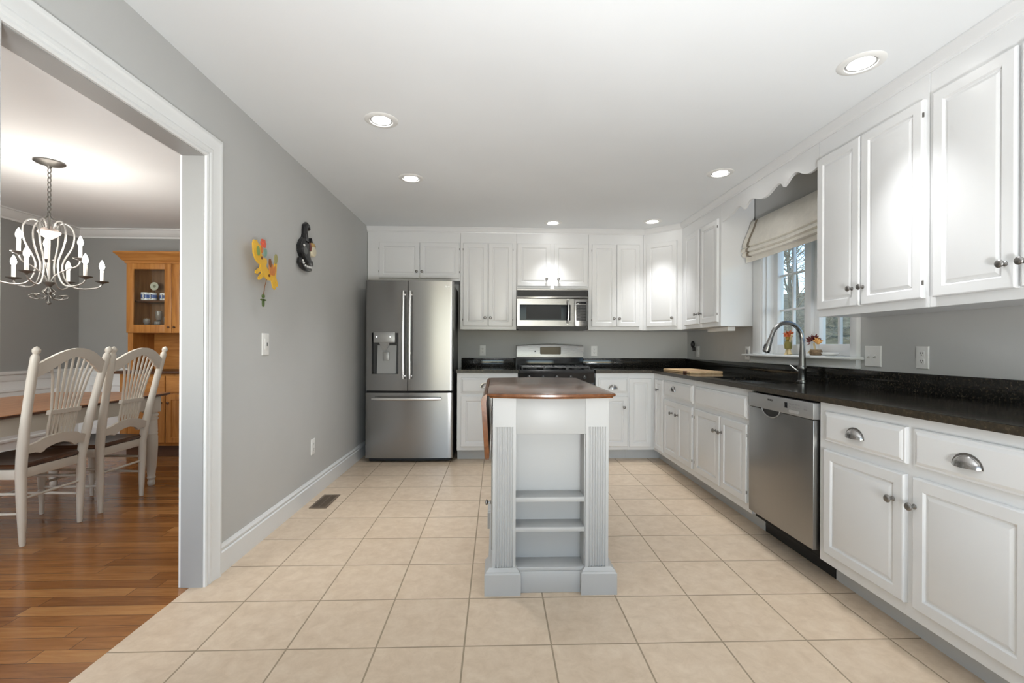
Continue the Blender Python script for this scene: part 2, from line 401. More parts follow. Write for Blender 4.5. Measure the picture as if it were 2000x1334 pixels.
casing('trim_1', XL, 1)
casing('trim_2', XD, -1)
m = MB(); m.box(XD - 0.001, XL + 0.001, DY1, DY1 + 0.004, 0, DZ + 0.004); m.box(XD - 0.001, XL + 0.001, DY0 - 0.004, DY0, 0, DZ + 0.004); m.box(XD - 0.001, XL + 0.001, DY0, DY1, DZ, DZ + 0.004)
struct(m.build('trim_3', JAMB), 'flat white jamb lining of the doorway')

# crown above the cabinets, following the run round the diagonal corner
CF = 0.045
run = [(XL, 5.02), (1.62, 5.02), (1.93, 4.74), (1.93, 0.6)]
def offset_run(run, d):
    out = []
    for i, p in enumerate(run):
        p = Vector(p)
        ds = []
        if i > 0: ds.append((p - Vector(run[i - 1])).normalized())
        if i < len(run) - 1: ds.append((Vector(run[i + 1]) - p).normalized())
        ns = [Vector((q.y, -q.x)) for q in ds]
        if len(ns) == 1: out.append(p + ns[0] * d)
        else:
            b = (ns[0] + ns[1]).normalized(); out.append(p + b * d / b.dot(ns[0]))
    return out
cp = [(0.0, 2.382), (0.006, 2.382), (0.008, 2.390), (0.014, 2.394), (0.022, 2.410), (0.030, 2.428), (0.034, 2.432), (0.034, 2.4395), (0.0, 2.4395)]
offs = [(offset_run(run, d), z) for d, z in cp]
struct(MB().loft([[(o[k].x, o[k].y, z) for o, z in offs] for k in range(len(run))]).build('trim_4', WHITE, sharp=25), 'small white crown moulding above the wall cabinets')
# dining crown and wainscot
dp = [(0, 2.345), (0.012, 2.345), (0.016, 2.362), (0.035, 2.372), (0.06, 2.402), (0.078, 2.425), (0.095, 2.428), (0.095, 2.4395), (0, 2.4395)]
struct(MB().prism([(YB - d, z) for d, z in dp], 'x', DL, XD).build('trim_5', TRIM, sharp=25), 'white crown moulding across the dining room back wall')
struct(MB().prism([(DL + d, z) for d, z in dp], 'y', 0.0, YB).build('trim_6', TRIM, sharp=25), 'white crown moulding on the dining room left wall')
m = MB(); m.box(DL, XD, YB - 0.012, YB, 0, 0.86); m.box(DL, XD, YB - 0.035, YB, 0.862, 0.895, 0.006); m.box(DL, XD, YB - 0.02, YB, 0.80, 0.862, 0.004); m.box(DL, XD, YB - 0.024, YB, 0, 0.14, 0.004)
for k in range(4):
    x0 = DL + 0.12 + k * 0.78
    m.xf(Matrix.Translation((0, YB - 0.012, 0))).rects(x0, x0 + 0.66, 0.22, 0.72, [(0, 0), (0, -0.012), (0.02, -0.012), (0.03, -0.002)]); m.xf(Matrix.Identity(4))
struct(m.build('wainscot_back', TRIM), 'white panelled wainscot and chair rail on the dining room back wall')
m = MB(); m.box(DL, DL + 0.012, 0, YB, 0, 0.86); m.box(DL, DL + 0.035, 0, YB, 0.862, 0.895, 0.006); m.box(DL, DL + 0.02, 0, YB, 0.80, 0.862, 0.004); m.box(DL, DL + 0.024, 0, YB, 0, 0.14, 0.004)
RZ90 = Matrix.Rotation(radians(90), 4, 'Z')
for k in range(6):
    y0 = 0.15 + k * 0.84
    m.xf(Matrix.Translation((DL + 0.012, 0, 0)) @ RZ90).rects(y0, y0 + 0.7, 0.22, 0.72, [(0, 0), (0, -0.012), (0.02, -0.012), (0.03, -0.002)]); m.xf(Matrix.Identity(4))
struct(m.build('wainscot_left', TRIM), 'white panelled wainscot on the dining room left wall')

# ------------------------------------------------------------------ cabinets
def knob(parent, x, z, y, r=0.0155):
    return MB().lathe([(0.010, 0.0), (0.0095, -0.003), (0.0055, -0.006), (0.0055, -0.014), (0.009, -0.019), (r, -0.023), (r, -0.026), (r * 0.8, -0.030), (r * 0.55, -0.0315), (0.001, -0.032)], (x, y, z), 'y', 20).build('knob', NICKEL, parent)
def cup(parent, x, z, y, a=0.047, h=0.042, d=0.027):
    m = MB(); N, K = 20, 8
    for s_, f in ((1.0, 1), (0.92, -1)):
        rows = [[m._v((x + a * s_ * cos(pi * i / N) * cos(pi / 2 * k / K), y - d * s_ * sin(pi / 2 * k / K), z + h * s_ * sin(pi * i / N) * cos(pi / 2 * k / K))) for i in range(N + 1)] for k in range(K + 1)]
        for p, q in zip(rows, rows[1:]): m.bridge(p, q, False)
        if s_ == 1.0: o_ = rows
        else:
            for k in range(K):
                for i_ in (0, N):
                    m.face([o_[k][i_], o_[k + 1][i_], rows[k + 1][i_], rows[k][i_]])
    fl = [(x + (a + 0.006) * cos(pi * i / N), z + (h + 0.006) * sin(pi * i / N)) for i in range(N + 1)]
    m.prism(fl, 'y', y, y - 0.002)
    return m.build('cup_handle', CUPM, parent, sharp=50)
def door(parent, x0, x1, z0, z1, y=0.0, t=0.02, st=0.045, kn=None, hinge=None, nm='door'):
    """raised panel door: rounded edge, flat frame, groove, bevelled field"""
    L = [(0, y), (0, y - t + 0.006), (0.002, y - t + 0.002), (0.006, y - t), (st, y - t), (st + 0.004, y - t + 0.004), (st + 0.006, y - t + 0.008), (st + 0.011, y - t + 0.008), (st + 0.022, y - t + 0.003), (st + 0.026, y - t + 0.002)]
    if min(x1 - x0, z1 - z0) < 2 * st + 0.07: L = L[:4] + [(min(x1 - x0, z1 - z0) * 0.3, y - t)]
    o = MB().rects(x0, x1, z0, z1, L).build(nm, WHITE, parent, sharp=18)
    if kn: knob(o, kn[0], kn[1], y - t)
    if hinge:
        hx = x0 - 0.001 if hinge == 'l' else x1 + 0.001
        for hz in (z0 + 0.07, z1 - 0.07):
            MB().tube([(hx, y - t * 0.75, hz - 0.010), (hx, y - t * 0.75, hz + 0.010)], 0.004, 8).build('hinge', HINGE, o)
    return o
def drawer(parent, x0, x1, z0, z1, y=0.0, t=0.02, cp=True, cx=None, cz=None):
    L = [(0, y), (0, y - t + 0.010), (0.004, y - t + 0.006), (0.010, y - t + 0.006), (0.014, y - t + 0.003), (0.022, y - t), (0.028, y - t)]
    o = MB().rects(x0, x1, z0, z1, L).build('drawer', WHITE, parent, sharp=18)
    if cp: cup(o, cx if cx is not None else (x0 + x1) / 2, cz if cz is not None else (z0 + z1) / 2 - 0.012, y - t)
    return o
RZR = radians(-90)
YF, XF = 4.65, 1.61             # base cabinet faces, back run and right run
UY, UX = 5.02, 1.93             # wall cabinet faces
def base_body(t, w, d, toe=True, x0=0.0, hollow=False):
    if hollow:      # open topped box so that the sink bowl hangs inside
        m = MB(); m.box(x0, w, 0, 0.018, 0.107, 0.886); m.box(x0, w, d - 0.01, d, 0.107, 0.886); m.box(x0, 0.012, 0.018, d - 0.01, 0.107, 0.886); m.box(w - 0.012, w, 0.018, d - 0.01, 0.107, 0.886); m.box(0.012, w - 0.012, 0.018, d - 0.01, 0.107, 0.125)
        m.build('carcass', WHITE, t)
    else: MB().box(x0, w, 0, d, 0.107, 0.886, 0.0015, 1).build('carcass', WHITE, t)
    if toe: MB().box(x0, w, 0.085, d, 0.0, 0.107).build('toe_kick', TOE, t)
def rloc(y): return (XF, y, 0)

# right run: local x = distance towards the camera, local y = into the wall
t = thing('base_cabinet', 'white base cabinet with two cup pull drawers right of the dishwasher', 'cabinet', rloc(2.238), RZR)
base_body(t, 0.958, 0.60)
drawer(t, 0.048, 0.492, 0.702, 0.846, cx=0.245, cz=0.752)
drawer(t, 0.526, 0.93, 0.702, 0.846, cx=0.735, cz=0.752)
door(t, 0.048, 0.49, 0.160, 0.661, kn=(0.443, 0.551))
door(t, 0.526, 0.93, 0.160, 0.661, kn=(0.538, 0.551))
t = thing('sink_cabinet', 'white sink base cabinet with plain false drawer left of the dishwasher', 'cabinet', rloc(3.68), RZR)
base_body(t, 0.835, 0.60, hollow=True)
drawer(t, 0.03, 0.795, 0.695, 0.842, cp=False)
door(t, 0.03, 0.44, 0.160, 0.661, kn=(0.395, 0.552), hinge='l')
door(t, 0.458, 0.795, 0.160, 0.661, kn=(0.475, 0.552), hinge='r')
t = thing('base_cabinet', 'white base cabinet with one cup pull drawer over two narrow doors beside the corner', 'cabinet', rloc(4.36), RZR)
base_body(t, 0.678, 0.60)
drawer(t, 0.03, 0.655, 0.695, 0.842, cx=0.27, cz=0.757)
door(t, 0.03, 0.345, 0.160, 0.661, kn=(0.24, 0.556))
door(t, 0.352, 0.655, 0.160, 0.661, kn=(0.372, 0.556), hinge='r')
# corner carousel cabinet: a door on each run
t = thing('corner_cabinet', 'white corner base cabinet with full height doors meeting in the corner', 'cabinet', (0, 0, 0))
m = MB(); m.box(1.342, XR - 0.01, YF, 5.3, 0.107, 0.886); m.box(XF, XR - 0.01, 4.362, YF, 0.107, 0.886); m.build('carcass', WHITE, t)
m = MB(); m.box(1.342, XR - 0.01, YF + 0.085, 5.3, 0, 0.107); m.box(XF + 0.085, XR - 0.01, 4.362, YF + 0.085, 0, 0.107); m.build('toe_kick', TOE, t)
d = door(t, 1.352, 1.578, 0.139, 0.835, y=YF, st=0.042)
e = MB().xf(Matrix.Translation((XF, 4.578, 0)) @ Matrix.Rotation(RZR, 4, 'Z')).rects(0, 0.206, 0.139, 0.835, [(0, 0), (0, -0.014), (0.006, -0.02), (0.042, -0.02), (0.047, -0.012), (0.052, -0.012), (0.066, -0.018)]).build('door', WHITE, t, sharp=18)
MB().xf(Matrix.Translation((XF, 4.578, 0)) @ Matrix.Rotation(RZR, 4, 'Z')).lathe([(0.010, 0.0), (0.0055, -0.006), (0.0055, -0.014), (0.0155, -0.023), (0.0155, -0.026), (0.001, -0.032)], (0.10, -0.02, 0.735), 'y', 20).build('knob', NICKEL, e)
# back run
t = thing('base_cabinet', 'white base cabinet with drawer and door between refrigerator and range', 'cabinet', (-0.394, YF, 0))
base_body(t, 0.612, 0.65)
drawer(t, 0.04, 0.575, 0.684, 0.839, cx=0.285, cz=0.742)
door(t, 0.04, 0.575, 0.144, 0.653, kn=(0.53, 0.545))
t = thing('base_cabinet', 'white base cabinet with drawer and door right of the range', 'cabinet', (1.008, YF, 0))
base_body(t, 0.333, 0.65)
drawer(t, 0.028, 0.328, 0.687, 0.839, cx=0.173, cz=0.727)
door(t, 0.028, 0.328, 0.144, 0.653, kn=(0.285, 0.543))

# wall cabinets
def wall_body(t, w, d, z0, z1=2.437):
    m = MB(); m.box(0, w, 0, d, z0, z1, 0.0015, 1)
    return m.build('carcass', WHITE, t)
ZT = 2.273
t = thing('wall_cabinet', 'short wide white wall cabinet above the refrigerator', 'cabinet', (XL + 0.004, UY, 0))
wall_body(t, 0.996, 0.29, 1.862)
door(t, 0.126, 0.556, 1.885, ZT, kn=(0.532, 1.955), hinge='l')
door(t, 0.562, 0.987, 1.885, ZT, kn=(0.588, 1.955), hinge='r')
t = thing('wall_cabinet', 'tall two door white wall cabinet between refrigerator and microwave', 'cabinet', (-0.393, UY, 0))
wall_body(t, 0.608, 0.29, 1.336)
door(t, 0.030, 0.296, 1.372, ZT, kn=(0.268, 1.462), hinge='l')
door(t, 0.304, 0.567, 1.372, ZT, kn=(0.328, 1.462), hinge='r')
t = thing('wall_cabinet', 'short white wall cabinet directly above the microwave', 'cabinet', (0.217, UY, 0))
wall_body(t, 0.785, 0.29, 1.768)
door(t, 0.006, 0.370, 1.808, ZT, kn=(0.325, 1.885))
door(t, 0.410, 0.778, 1.808, ZT, kn=(0.452, 1.885))
t = thing('wall_cabinet', 'tall two door white wall cabinet right of the microwave', 'cabinet', (1.004, UY, 0))
wall_body(t, 0.606, 0.29, 1.336)
door(t, 0.036, 0.303, 1.374, ZT, kn=(0.276, 1.462), hinge='l')
door(t, 0.311, 0.563, 1.374, ZT, kn=(0.336, 1.462))
# diagonal corner
DW = math.hypot(0.31, 0.28); DA = math.atan2(-0.28, 0.31)
t = thing('wall_cabinet', 'angled single door white corner wall cabinet', 'cabinet', (1.62, 5.02, 0), DA)
Mi = Matrix.Rotation(-DA, 4, 'Z') @ Matrix.Translation((-1.62, -5.02, 0))
m = MB().xf(Mi); m.prism([(1.612, 5.02), (1.62, 5.02), (1.93, 4.74), (1.93, 4.728), (XR - 0.01, 4.728), (XR - 0.01, 5.31), (1.612, 5.31)], 'z', 1.336, 2.437); m.build('carcass', WHITE, t)
door(t, 0.035, 0.365, 1.374, ZT, kn=(0.325, 1.462))
t = thing('wall_cabinet', 'narrow two door white wall cabinet between corner and sink window', 'cabinet', (UX, 4.726, 0), RZR)
wall_body(t, 0.82, 0.29, 1.336)
m = MB(); m.box(0.35, 0.74, 0.10, 0.17, 1.298, 1.335, 0.004); m.build('undercabinet_light', PLATE, t)
door(t, 0.088, 0.408, 1.374, ZT, kn=(0.38, 1.467))
door(t, 0.456, 0.781, 1.374, ZT, kn=(0.484, 1.467), hinge='r')
t = thing('wall_cabinet', 'two door white wall cabinet immediately right of the sink window', 'cabinet', (UX, 2.702, 0), RZR)
wall_body(t, 0.708, 0.29, 1.336)
door(t, 0.009, 0.328, 1.378, ZT, kn=(0.284, 1.472))
door(t, 0.340, 0.690, 1.378, ZT, kn=(0.358, 1.472), hinge='r')
t = thing('wall_cabinet', 'white wall cabinet nearest the camera at the right edge', 'cabinet', (UX, 1.992, 0), RZR)
wall_body(t, 0.70, 0.29, 1.336)
door(t, 0.028, 0.354, 1.378, ZT, kn=(0.322, 1.472))
door(t, 0.372, 0.680, 1.378, ZT, kn=(0.388, 1.472))

# scalloped valance
pts = [(3.905, 2.232), (3.85, 2.233), (3.80, 2.238), (3.75, 2.247), (3.70, 2.262), (3.66, 2.275), (3.629, 2.279), (3.60, 2.275), (3.575, 2.26), (3.551, 2.236), (3.527, 2.245), (3.50, 2.261), (3.47, 2.276), (3.44, 2.281), (3.41, 2.277), (3.38, 2.266), (3.344, 2.250), (3.31, 2.241), (3.272, 2.238), (3.24, 2.241), (3.20, 2.253), (3.16, 2.270), (3.112, 2.281), (3.085, 2.276), (3.065, 2.26), (3.049, 2.236), (3.02, 2.250), (2.985, 2.272), (2.95, 2.287), (2.925, 2.290), (2.895, 2.28), (2.86, 2.258), (2.83, 2.243), (2.80, 2.236), (2.76, 2.236), (2.704, 2.246)]
m = MB(); m.prism(pts + [(2.704, 2.437), (3.905, 2.437)], 'x', UX, UX + 0.02)
tag(m.build('scalloped_valance', WHITE, sharp=40), 'white scalloped wooden valance bridging the cabinets above the sink window', 'valance')

# ------------------------------------------------------------------ countertops
def slab(m, poly, z0=0.889, z1=0.918): m.prism(poly, 'z', z0, z1)
CX, CYF = 1.585, 4.625
t = thing('countertop', 'black granite countertop running right of the range around the corner under the window', 'countertop', (0, 0, 0))
SY0, SY1, SX0, SX1 = 2.95, 3.63, 1.70, 2.05
XW, YW = XR - 0.001, YB - 0.001
m = MB()
slab(m, [(1.004, CYF), (CX, CYF), (CX, SY1), (XW, SY1), (XW, YW), (1.004, YW)])
slab(m, [(CX, SY0), (SX0, SY0), (SX0, SY1), (CX, SY1)])
slab(m, [(SX1, SY0), (XW, SY0), (XW, SY1), (SX1, SY1)])
slab(m, [(CX, 1.25), (XW, 1.25), (XW, SY0), (CX, SY0)])
m.build('slab', GRANITE, t)
m = MB(); m.box(CX - 0.002, CX + 0.001, 1.25, CYF, 0.8885, 0.9165); m.box(1.004, CX, CYF - 0.002, CYF + 0.001, 0.8885, 0.9165); m.build('front_edge', GRANE, t)
m = MB(); m.box(1.004, XR - 0.021, YB - 0.02, YB - 0.001, 0.918, 1.022, 0.002); m.box(XR - 0.021, XR - 0.001, 1.25, YB - 0.001, 0.918, 1.020, 0.002); m.build('backsplash', GRANITE, t)
t = thing('countertop', 'short black granite countertop between refrigerator and range', 'countertop', (0, 0, 0))
m = MB(); slab(m, [(-0.40, CYF), (0.222, CYF), (0.222, YW), (-0.40, YW)]); m.build('slab', GRANITE, t)
MB().box(-0.40, 0.222, CYF - 0.002, CYF + 0.001, 0.8885, 0.9165).build('front_edge', GRANE, t)
MB().box(-0.40, 0.222, YB - 0.02, YB - 0.001, 0.918, 1.022, 0.002).build('backsplash', GRANITE, t)

# undermount sink
t = thing('kitchen_sink', 'stainless undermount sink set into the granite under the window', 'sink', (0, 0, 0))
m = MB(); rs = []
for d_, z in ((0.0, 0.888), (0.004, 0.75), (0.03, 0.722), (0.10, 0.716)):
    rs.append([(SX0 + d_, SY0 + d_, z), (SX1 - d_, SY0 + d_, z), (SX1 - d_, SY1 - d_, z), (SX0 + d_, SY1 - d_, z)])
rr = [m.ring(r) for r in rs]
for a, b in zip(rr, rr[1:]): m.bridge(a, b)
m.face(rr[-1]); m.build('basin', STEEL, t)
MB().lathe([(0.001, 0.7175), (0.03, 0.7175), (0.042, 0.720), (0.045, 0.717)], ((SX0 + SX1) / 2, (SY0 + SY1) / 2, 0), 'z', 20).build('drain', NICKELB, t)

# faucet: gooseneck pull-down with side lever
t = thing('faucet', 'brushed nickel gooseneck pull-down faucet behind the sink', 'faucet', (2.125, 3.135, 0.9185))
MB().lathe([(0.033, 0), (0.033, 0.006), (0.026, 0.010), (0.025, 0.075), (0.029, 0.082), (0.029, 0.10), (0.027, 0.108)], (0, 0, 0), 'z', 24).build('base', NICKELB, t)
neck = [(0, 0, 0.10), (0, 0, 0.17), (0, 0, 0.25), (0, 0, 0.285)] + [(-0.108 + 0.108 * cos(radians(a)), 0.004, 0.295 + 0.112 * sin(radians(a))) for a in range(0, 166, 11)]
e0 = Vector(neck[-1]); dirn = (e0 - Vector(neck[-2])).normalized()
neck += [tuple(e0 + dirn * 0.02)]
MB().tube(neck, [0.024, 0.020, 0.0165, 0.015] + [0.0145] * (len(neck) - 4), 18).build('spout', NICKELB, t)
e1 = Vector(neck[-1])
hd = MB().tube([e1, e1 + dirn * 0.015, e1 + dirn * 0.03, e1 + dirn * 0.10, e1 + dirn * 0.108], [0.015, 0.0175, 0.0175, 0.024, 0.021], 18).build('spray_head', NICKELB, t)
pb = e1 + dirn * 0.055 + Vector((-0.020, 0, 0.004))
MB().tube([pb, pb + dirn * 0.03], 0.0075, 10).build('spray_button', BLACK, hd)
MB().tube([(0, 0.02, 0.062), (-0.004, 0.05, 0.072), (-0.012, 0.085, 0.095), (-0.016, 0.105, 0.108)], [0.011, 0.010, 0.008, 0.009], 12).build('lever', NICKELB, t)

# cutting board with juice groove strip, thick end block
t = thing('cutting_board', 'light maple cutting board with a dark walnut stripe on the granite counter', 'cutting board', (1.835, 4.26, 0.9185), radians(5))
def rr_poly(x0, x1, y0, y1, r, n=5):
    out = []
    for cx, cy, a in ((x1 - r, y1 - r, 0), (x0 + r, y1 - r, 90), (x0 + r, y0 + r, 180), (x1 - r, y0 + r, 270)):
        for i in range(n + 1): out.append((cx + r * cos(radians(a + 90 * i / n)), cy + r * sin(radians(a + 90 * i / n))))
    return out
def slabz(m, poly, z0, z1, b=0.003):
    c = Vector((sum(p[0] for p in poly) / len(poly), sum(p[1] for p in poly) / len(poly)))
    def ins(d): return [tuple(Vector(p) - (Vector(p) - c).normalized() * d) for p in poly]
    m.loft([[(x, y, z0) for x, y in ins(b)], [(x, y, z0 + b) for x, y in poly], [(x, y, z1 - b) for x, y in poly], [(x, y, z1) for x, y in ins(b)]])
m = MB(); slabz(m, rr_poly(-0.155, 0.155, -0.12, 0.30, 0.03), 0, 0.022); m.build('board', BOARD, t)
m = MB(); m.box(-0.156, 0.156, -0.175, -0.1205, 0.0, 0.022, 0.003); m.build('stripe', WALNUT, t)
m = MB(); slabz(m, rr_poly(-0.155, 0.155, -0.26, -0.1755, 0.02), 0, 0.022); m.build('end_piece', BOARD, t)

# ------------------------------------------------------------------ recessed ceiling lights
cans = [(-0.661, 2.654), (-0.659, 3.559), (1.643, 2.031), (1.646, 3.35), (0.582, 4.77), (1.590, 4.670)]
where = ['recessed ceiling light nearest the doorway', 'recessed ceiling light in front of the refrigerator', 'recessed ceiling light nearest the camera beside the right wall cabinets', 'recessed ceiling light in front of the sink window valance', 'recessed ceiling light in front of the microwave', 'recessed ceiling light in front of the angled corner cabinet']
for k, (x, y) in enumerate(cans):
    t = thing('recessed_light', where[k], 'ceiling light', (x, y, ZC), 0, 'recessed kitchen ceiling lights')
    MB().lathe([(0.062, -0.001), (0.064, -0.007), (0.070, -0.008), (0.088, -0.005), (0.094, -0.001), (0.094, 0.0005)], (0, 0, 0), 'z', 40, False).build('trim_ring', PLATE, t)
    MB().lathe([(0.053, -0.0015), (0.058, -0.002), (0.0635, -0.002)], (0, 0, 0), 'z', 40, False).build('baffle', BAFFLE, t)
    MB().lathe([(0.001, -0.0035), (0.035, -0.0045), (0.050, -0.003), (0.0535, -0.001)], (0, 0, 0), 'z', 32, False).build('lens', LENS, t)
    lamp('downlight_beam', 'SPOT', (0, 0, -0.012), CAN_W, (0.985, 0.99, 1.0), parent=t, spot_size=radians(80), spot_blend=1.0, shadow_soft_size=0.055)

# ------------------------------------------------------------------ refrigerator
FX0, FX1, FY = -1.294, -0.430, 4.60
fc = (FX0 + FX1) / 2; fh = (FX1 - FX0) / 2
def fy(x):
    u = (x - fc) / fh; y = FY - 0.016 * (1 - u * u)
    e_ = fh - abs(x - fc)
    if e_ < 0.014: y += 0.014 - math.sqrt(max(0, 0.014**2 - (0.014 - e_)**2))
    return y
def arcslab(m, x0, x1, z0, z1, yb=4.672, extra=()):
    xs = sorted(set([x0 + (x1 - x0) * i / 14 for i in range(15)] + [x for x in (FX0 + 0.002, FX0 + 0.005, FX0 + 0.009, FX0 + 0.014, FX1 - 0.014, FX1 - 0.009, FX1 - 0.005, FX1 - 0.002) if x0 < x < x1]))
    rings = [[(x, fy(x), z0), (x, fy(x), z1), (x, yb, z1), (x, yb, z0)] for x in xs]
    return m.loft(rings)
t = thing('refrigerator', 'stainless french door refrigerator with water dispenser and bottom freezer', 'refrigerator', (0, 0, 0))
MB().box(FX0 + 0.006, FX1 - 0.006, 4.672, 5.27, 0.03, 1.775, 0.004).build('case', CASE, t)
MB().box(FX0 + 0.03, FX1 - 0.03, 4.64, 4.68, 0.008, 0.05).build('base_grille', BLACK, t)
for x_ in (FX0 + 0.09, FX1 - 0.09):
    for y_ in (4.73, 5.13): MB().box(x_ - 0.03, x_ + 0.03, y_ - 0.03, y_ + 0.03, 0, 0.03).build('foot', BLACK, t)
RX0, RX1, RZ0, RZ1 = -1.231, -0.966, 0.876, 1.282
m = MB(); ld = (FX0, -0.878)
arcslab(m, ld[0], RX0, 0.712, 1.800); arcslab(m, RX1, ld[1], 0.712, 1.800); arcslab(m, RX0, RX1, 0.712, RZ0); arcslab(m, RX0, RX1, RZ1, 1.800)
dl = m.build('door', STEELV, t)
dr = arcslab(MB(), -0.870, FX1, 0.712, 1.800).build('door', STEELV, t)
dz = arcslab(MB(), FX0, FX1, 0.045, 0.690).build('freezer_drawer', STEELV, t)
MB().box(-0.8775, -0.8705, 4.615, 4.67, 0.712, 1.798).build('door_gasket', GAP, t)
MB().box(FX0 + 0.01, FX1 - 0.01, 4.62, 4.672, 0.690, 0.712).build('drawer_gasket', GAP, t)
def bar_handle(parent, p0, p1, out, r, name='handle'):
    p0, p1 = Vector(p0), Vector(p1); o = Vector((0, -1, 0)); d = (p1 - p0)
    pts = [p0 + d * (i / 16) + o * (out + 0.014 * sin(pi * i / 16)) for i in range(17)]
    side = Vector((1, 0, 0)) if abs(d.z) > abs(d.x) else Vector((0, 0, 1)); dn = d.normalized()
    m = MB(); rings = []
    for i, p in enumerate(pts):
        k = 1.0 if 0 < i < 16 else 0.75
        rings.append([p + (side * cos(2 * pi * a / 14) * r * 1.25 + o * sin(2 * pi * a / 14) * r * 0.8) * k for a in range(14)])
    m.loft(rings)
    for s_ in (0.035, 0.965):
        q = p0 + d * s_
        m.tube([q + o * -0.012, q + o * (out * 0.5), q + o * (out + 0.004)], [r * 0.9, r * 0.8, r * 0.8], 12)
    return m.build(name, HANDLE, parent)
bar_handle(dl, (-0.912, fy(-0.912), 0.828), (-0.912, fy(-0.912), 1.695), 0.048, 0.0125)
bar_handle(dr, (-0.846, fy(-0.846), 0.828), (-0.846, fy(-0.846), 1.695), 0.048, 0.0125)
bar_handle(dz, (-1.216, fy(-1.1), 0.636), (-0.542, fy(-0.66), 0.636), 0.05, 0.0125)
# dispenser: recess, sloped back, control panel, chute and paddle
m = MB(); yd = FY + 0.06
rs = [[(RX0, FY + 0.003, RZ0), (RX1, FY + 0.003, RZ0), (RX1, FY + 0.003, RZ1), (RX0, FY + 0.003, RZ1)], [(RX0 + 0.004, yd, RZ0), (RX1 - 0.004, yd, RZ0), (RX1 - 0.004, yd, RZ1), (RX0 + 0.004, yd, RZ1)]]
rr = [m.ring(r) for r in rs]; m.bridge(rr[0], rr[1]); m.face(rr[1]); dp_ = m.build('dispenser_recess', DGREYP, dl)
m = MB(); m.prism([(FY + 0.006, RZ0 + 0.002), (yd - 0.002, RZ0 + 0.002), (yd - 0.002, 1.16), (FY + 0.040, 1.16)], 'x', -1.183, -0.996); m.build('splash_plate', GREYP, dl)
m = MB(); m.box(-1.209, -0.998, FY - 0.022, FY + 0.058, 1.186, 1.291, 0.005); pn = m.build('control_panel', GREYP, dl)
for x_ in (-1.178, -1.045): MB().lathe([(0.001, -0.0015), (0.006, -0.0015), (0.007, 0.0)], (x_, FY - 0.022, 1.243), 'y', 14).build('indicator', LED, pn)
m = MB(); m.loft([[(x_, y_, z_) for x_, y_ in ((-1.105 - w_, FY - 0.006 + q_), (-1.105 + w_ * 0.9, FY - 0.006 + q_), (-1.105 + w_ * 0.9, FY + 0.05), (-1.105 - w_, FY + 0.05))] for z_, w_, q_ in ((1.186, 0.052, 0), (1.15, 0.04, 0.008), (1.112, 0.022, 0.02))]); m.build('ice_chute', GREYP, dl)
m = MB(); m.box(-1.128, -1.062, FY + 0.018, FY + 0.030, 1.005, 1.095, 0.008); m.build('paddle', GREYP, dl)
MB().lathe([(0.001, -0.002), (0.011, -0.002), (0.012, 0.0)], (-0.50, fy(-0.50) - 0.0005, 1.745), 'y', 20).build('badge', HANDLE, dr)
m = MB(); m.box(-0.486, -0.4775, fy(-0.482) - 0.0015, fy(-0.482) + 0.002, 1.741, 1.749); m.box(-0.475, -0.4665, fy(-0.47) - 0.0015, fy(-0.47) + 0.002, 1.741, 1.749); m.build('badge_letters', HANDLE, dr)

# ------------------------------------------------------------------ gas range
RA, RB = 0.228, 0.986
t = thing('gas_range', 'stainless and black gas range between the back base cabinets', 'stove', (0, 0, 0))
m = MB(); m.box(RA, RB, 4.66, 5.27, 0.03, 0.885, 0.003); m.build('body', CASE, t)
m = MB(); m.prism([(4.612, 0.892), (4.618, 0.908), (4.63, 0.917), (5.22, 0.917), (5.22, 0.886), (4.64, 0.886)], 'x', RA - 0.001, RB + 0.001); m.build('cooktop', BENAM, t)
m = MB(); m.prism([(4.612, 0.892), (4.655, 0.888), (4.655, 0.792), (4.630, 0.792)], 'x', RA, RB); cpn = m.build('control_panel', BENAM, t)
for i in range(5):
    kx = RA + 0.10 + i * (RB - RA - 0.20) / 4
    Mk = Matrix.Translation((kx, 4.6215, 0.842)) @ Matrix.Rotation(radians(-10), 4, 'X')
    m = MB().xf(Mk); m.lathe([(0.024, 0.0), (0.024, -0.004), (0.019, -0.008), (0.018, -0.024), (0.014, -0.027), (0.001, -0.027)], (0, 0, 0), 'y', 22); m.box(-0.004, 0.004, -0.031, -0.020, -0.016, 0.018, 0.002)
    kb = m.build('knob', BLACK, cpn)
    m = MB().xf(Mk); m.box(-0.0012, 0.0012, -0.0318, -0.031, 0.004, 0.017); m.box(0.028, 0.036, -0.0005, 0.001, 0.012, 0.016); m.build('knob_mark', PLATE, kb)
od = MB().box(RA + 0.004, RB - 0.004, 4.615, 4.66, 0.235, 0.785, 0.006).build('oven_door', STEEL, t)
MB().box(RA + 0.12, RB - 0.12, 4.6135, 4.62, 0.33, 0.64, 0.002).build('oven_window', BGLASS, od)
m = MB(); m.tube([(RA + 0.06, 4.575, 0.725), (RB - 0.06, 4.575, 0.725)], 0.011, 14)
for x_ in (RA + 0.09, RB - 0.09): m.tube([(x_, 4.575, 0.725), (x_, 4.618, 0.725)], 0.009, 10)
m.build('oven_handle', HANDLE, od)
MB().box(RA + 0.004, RB - 0.004, 4.62, 4.66, 0.06, 0.228, 0.005).build('storage_drawer', STEEL, t)
m = MB()
for x_ in (RA + 0.06, RB - 0.06):
    for y_ in (4.72, 5.2): m.lathe([(0.02, 0.0), (0.02, 0.012), (0.012, 0.03)], (x_, y_, 0), 'z', 12)
m.build('feet', BLACK, t)
m = MB(); m.box(RA, RB, 5.215, 5.285, 0.886, 1.033, 0.002); m.build('backguard_riser', BENAM, t)
top = [(RA + (RB - RA) * i / 20, 1.170 + 0.016 * sin(pi * i / 20)) for i in range(21)]
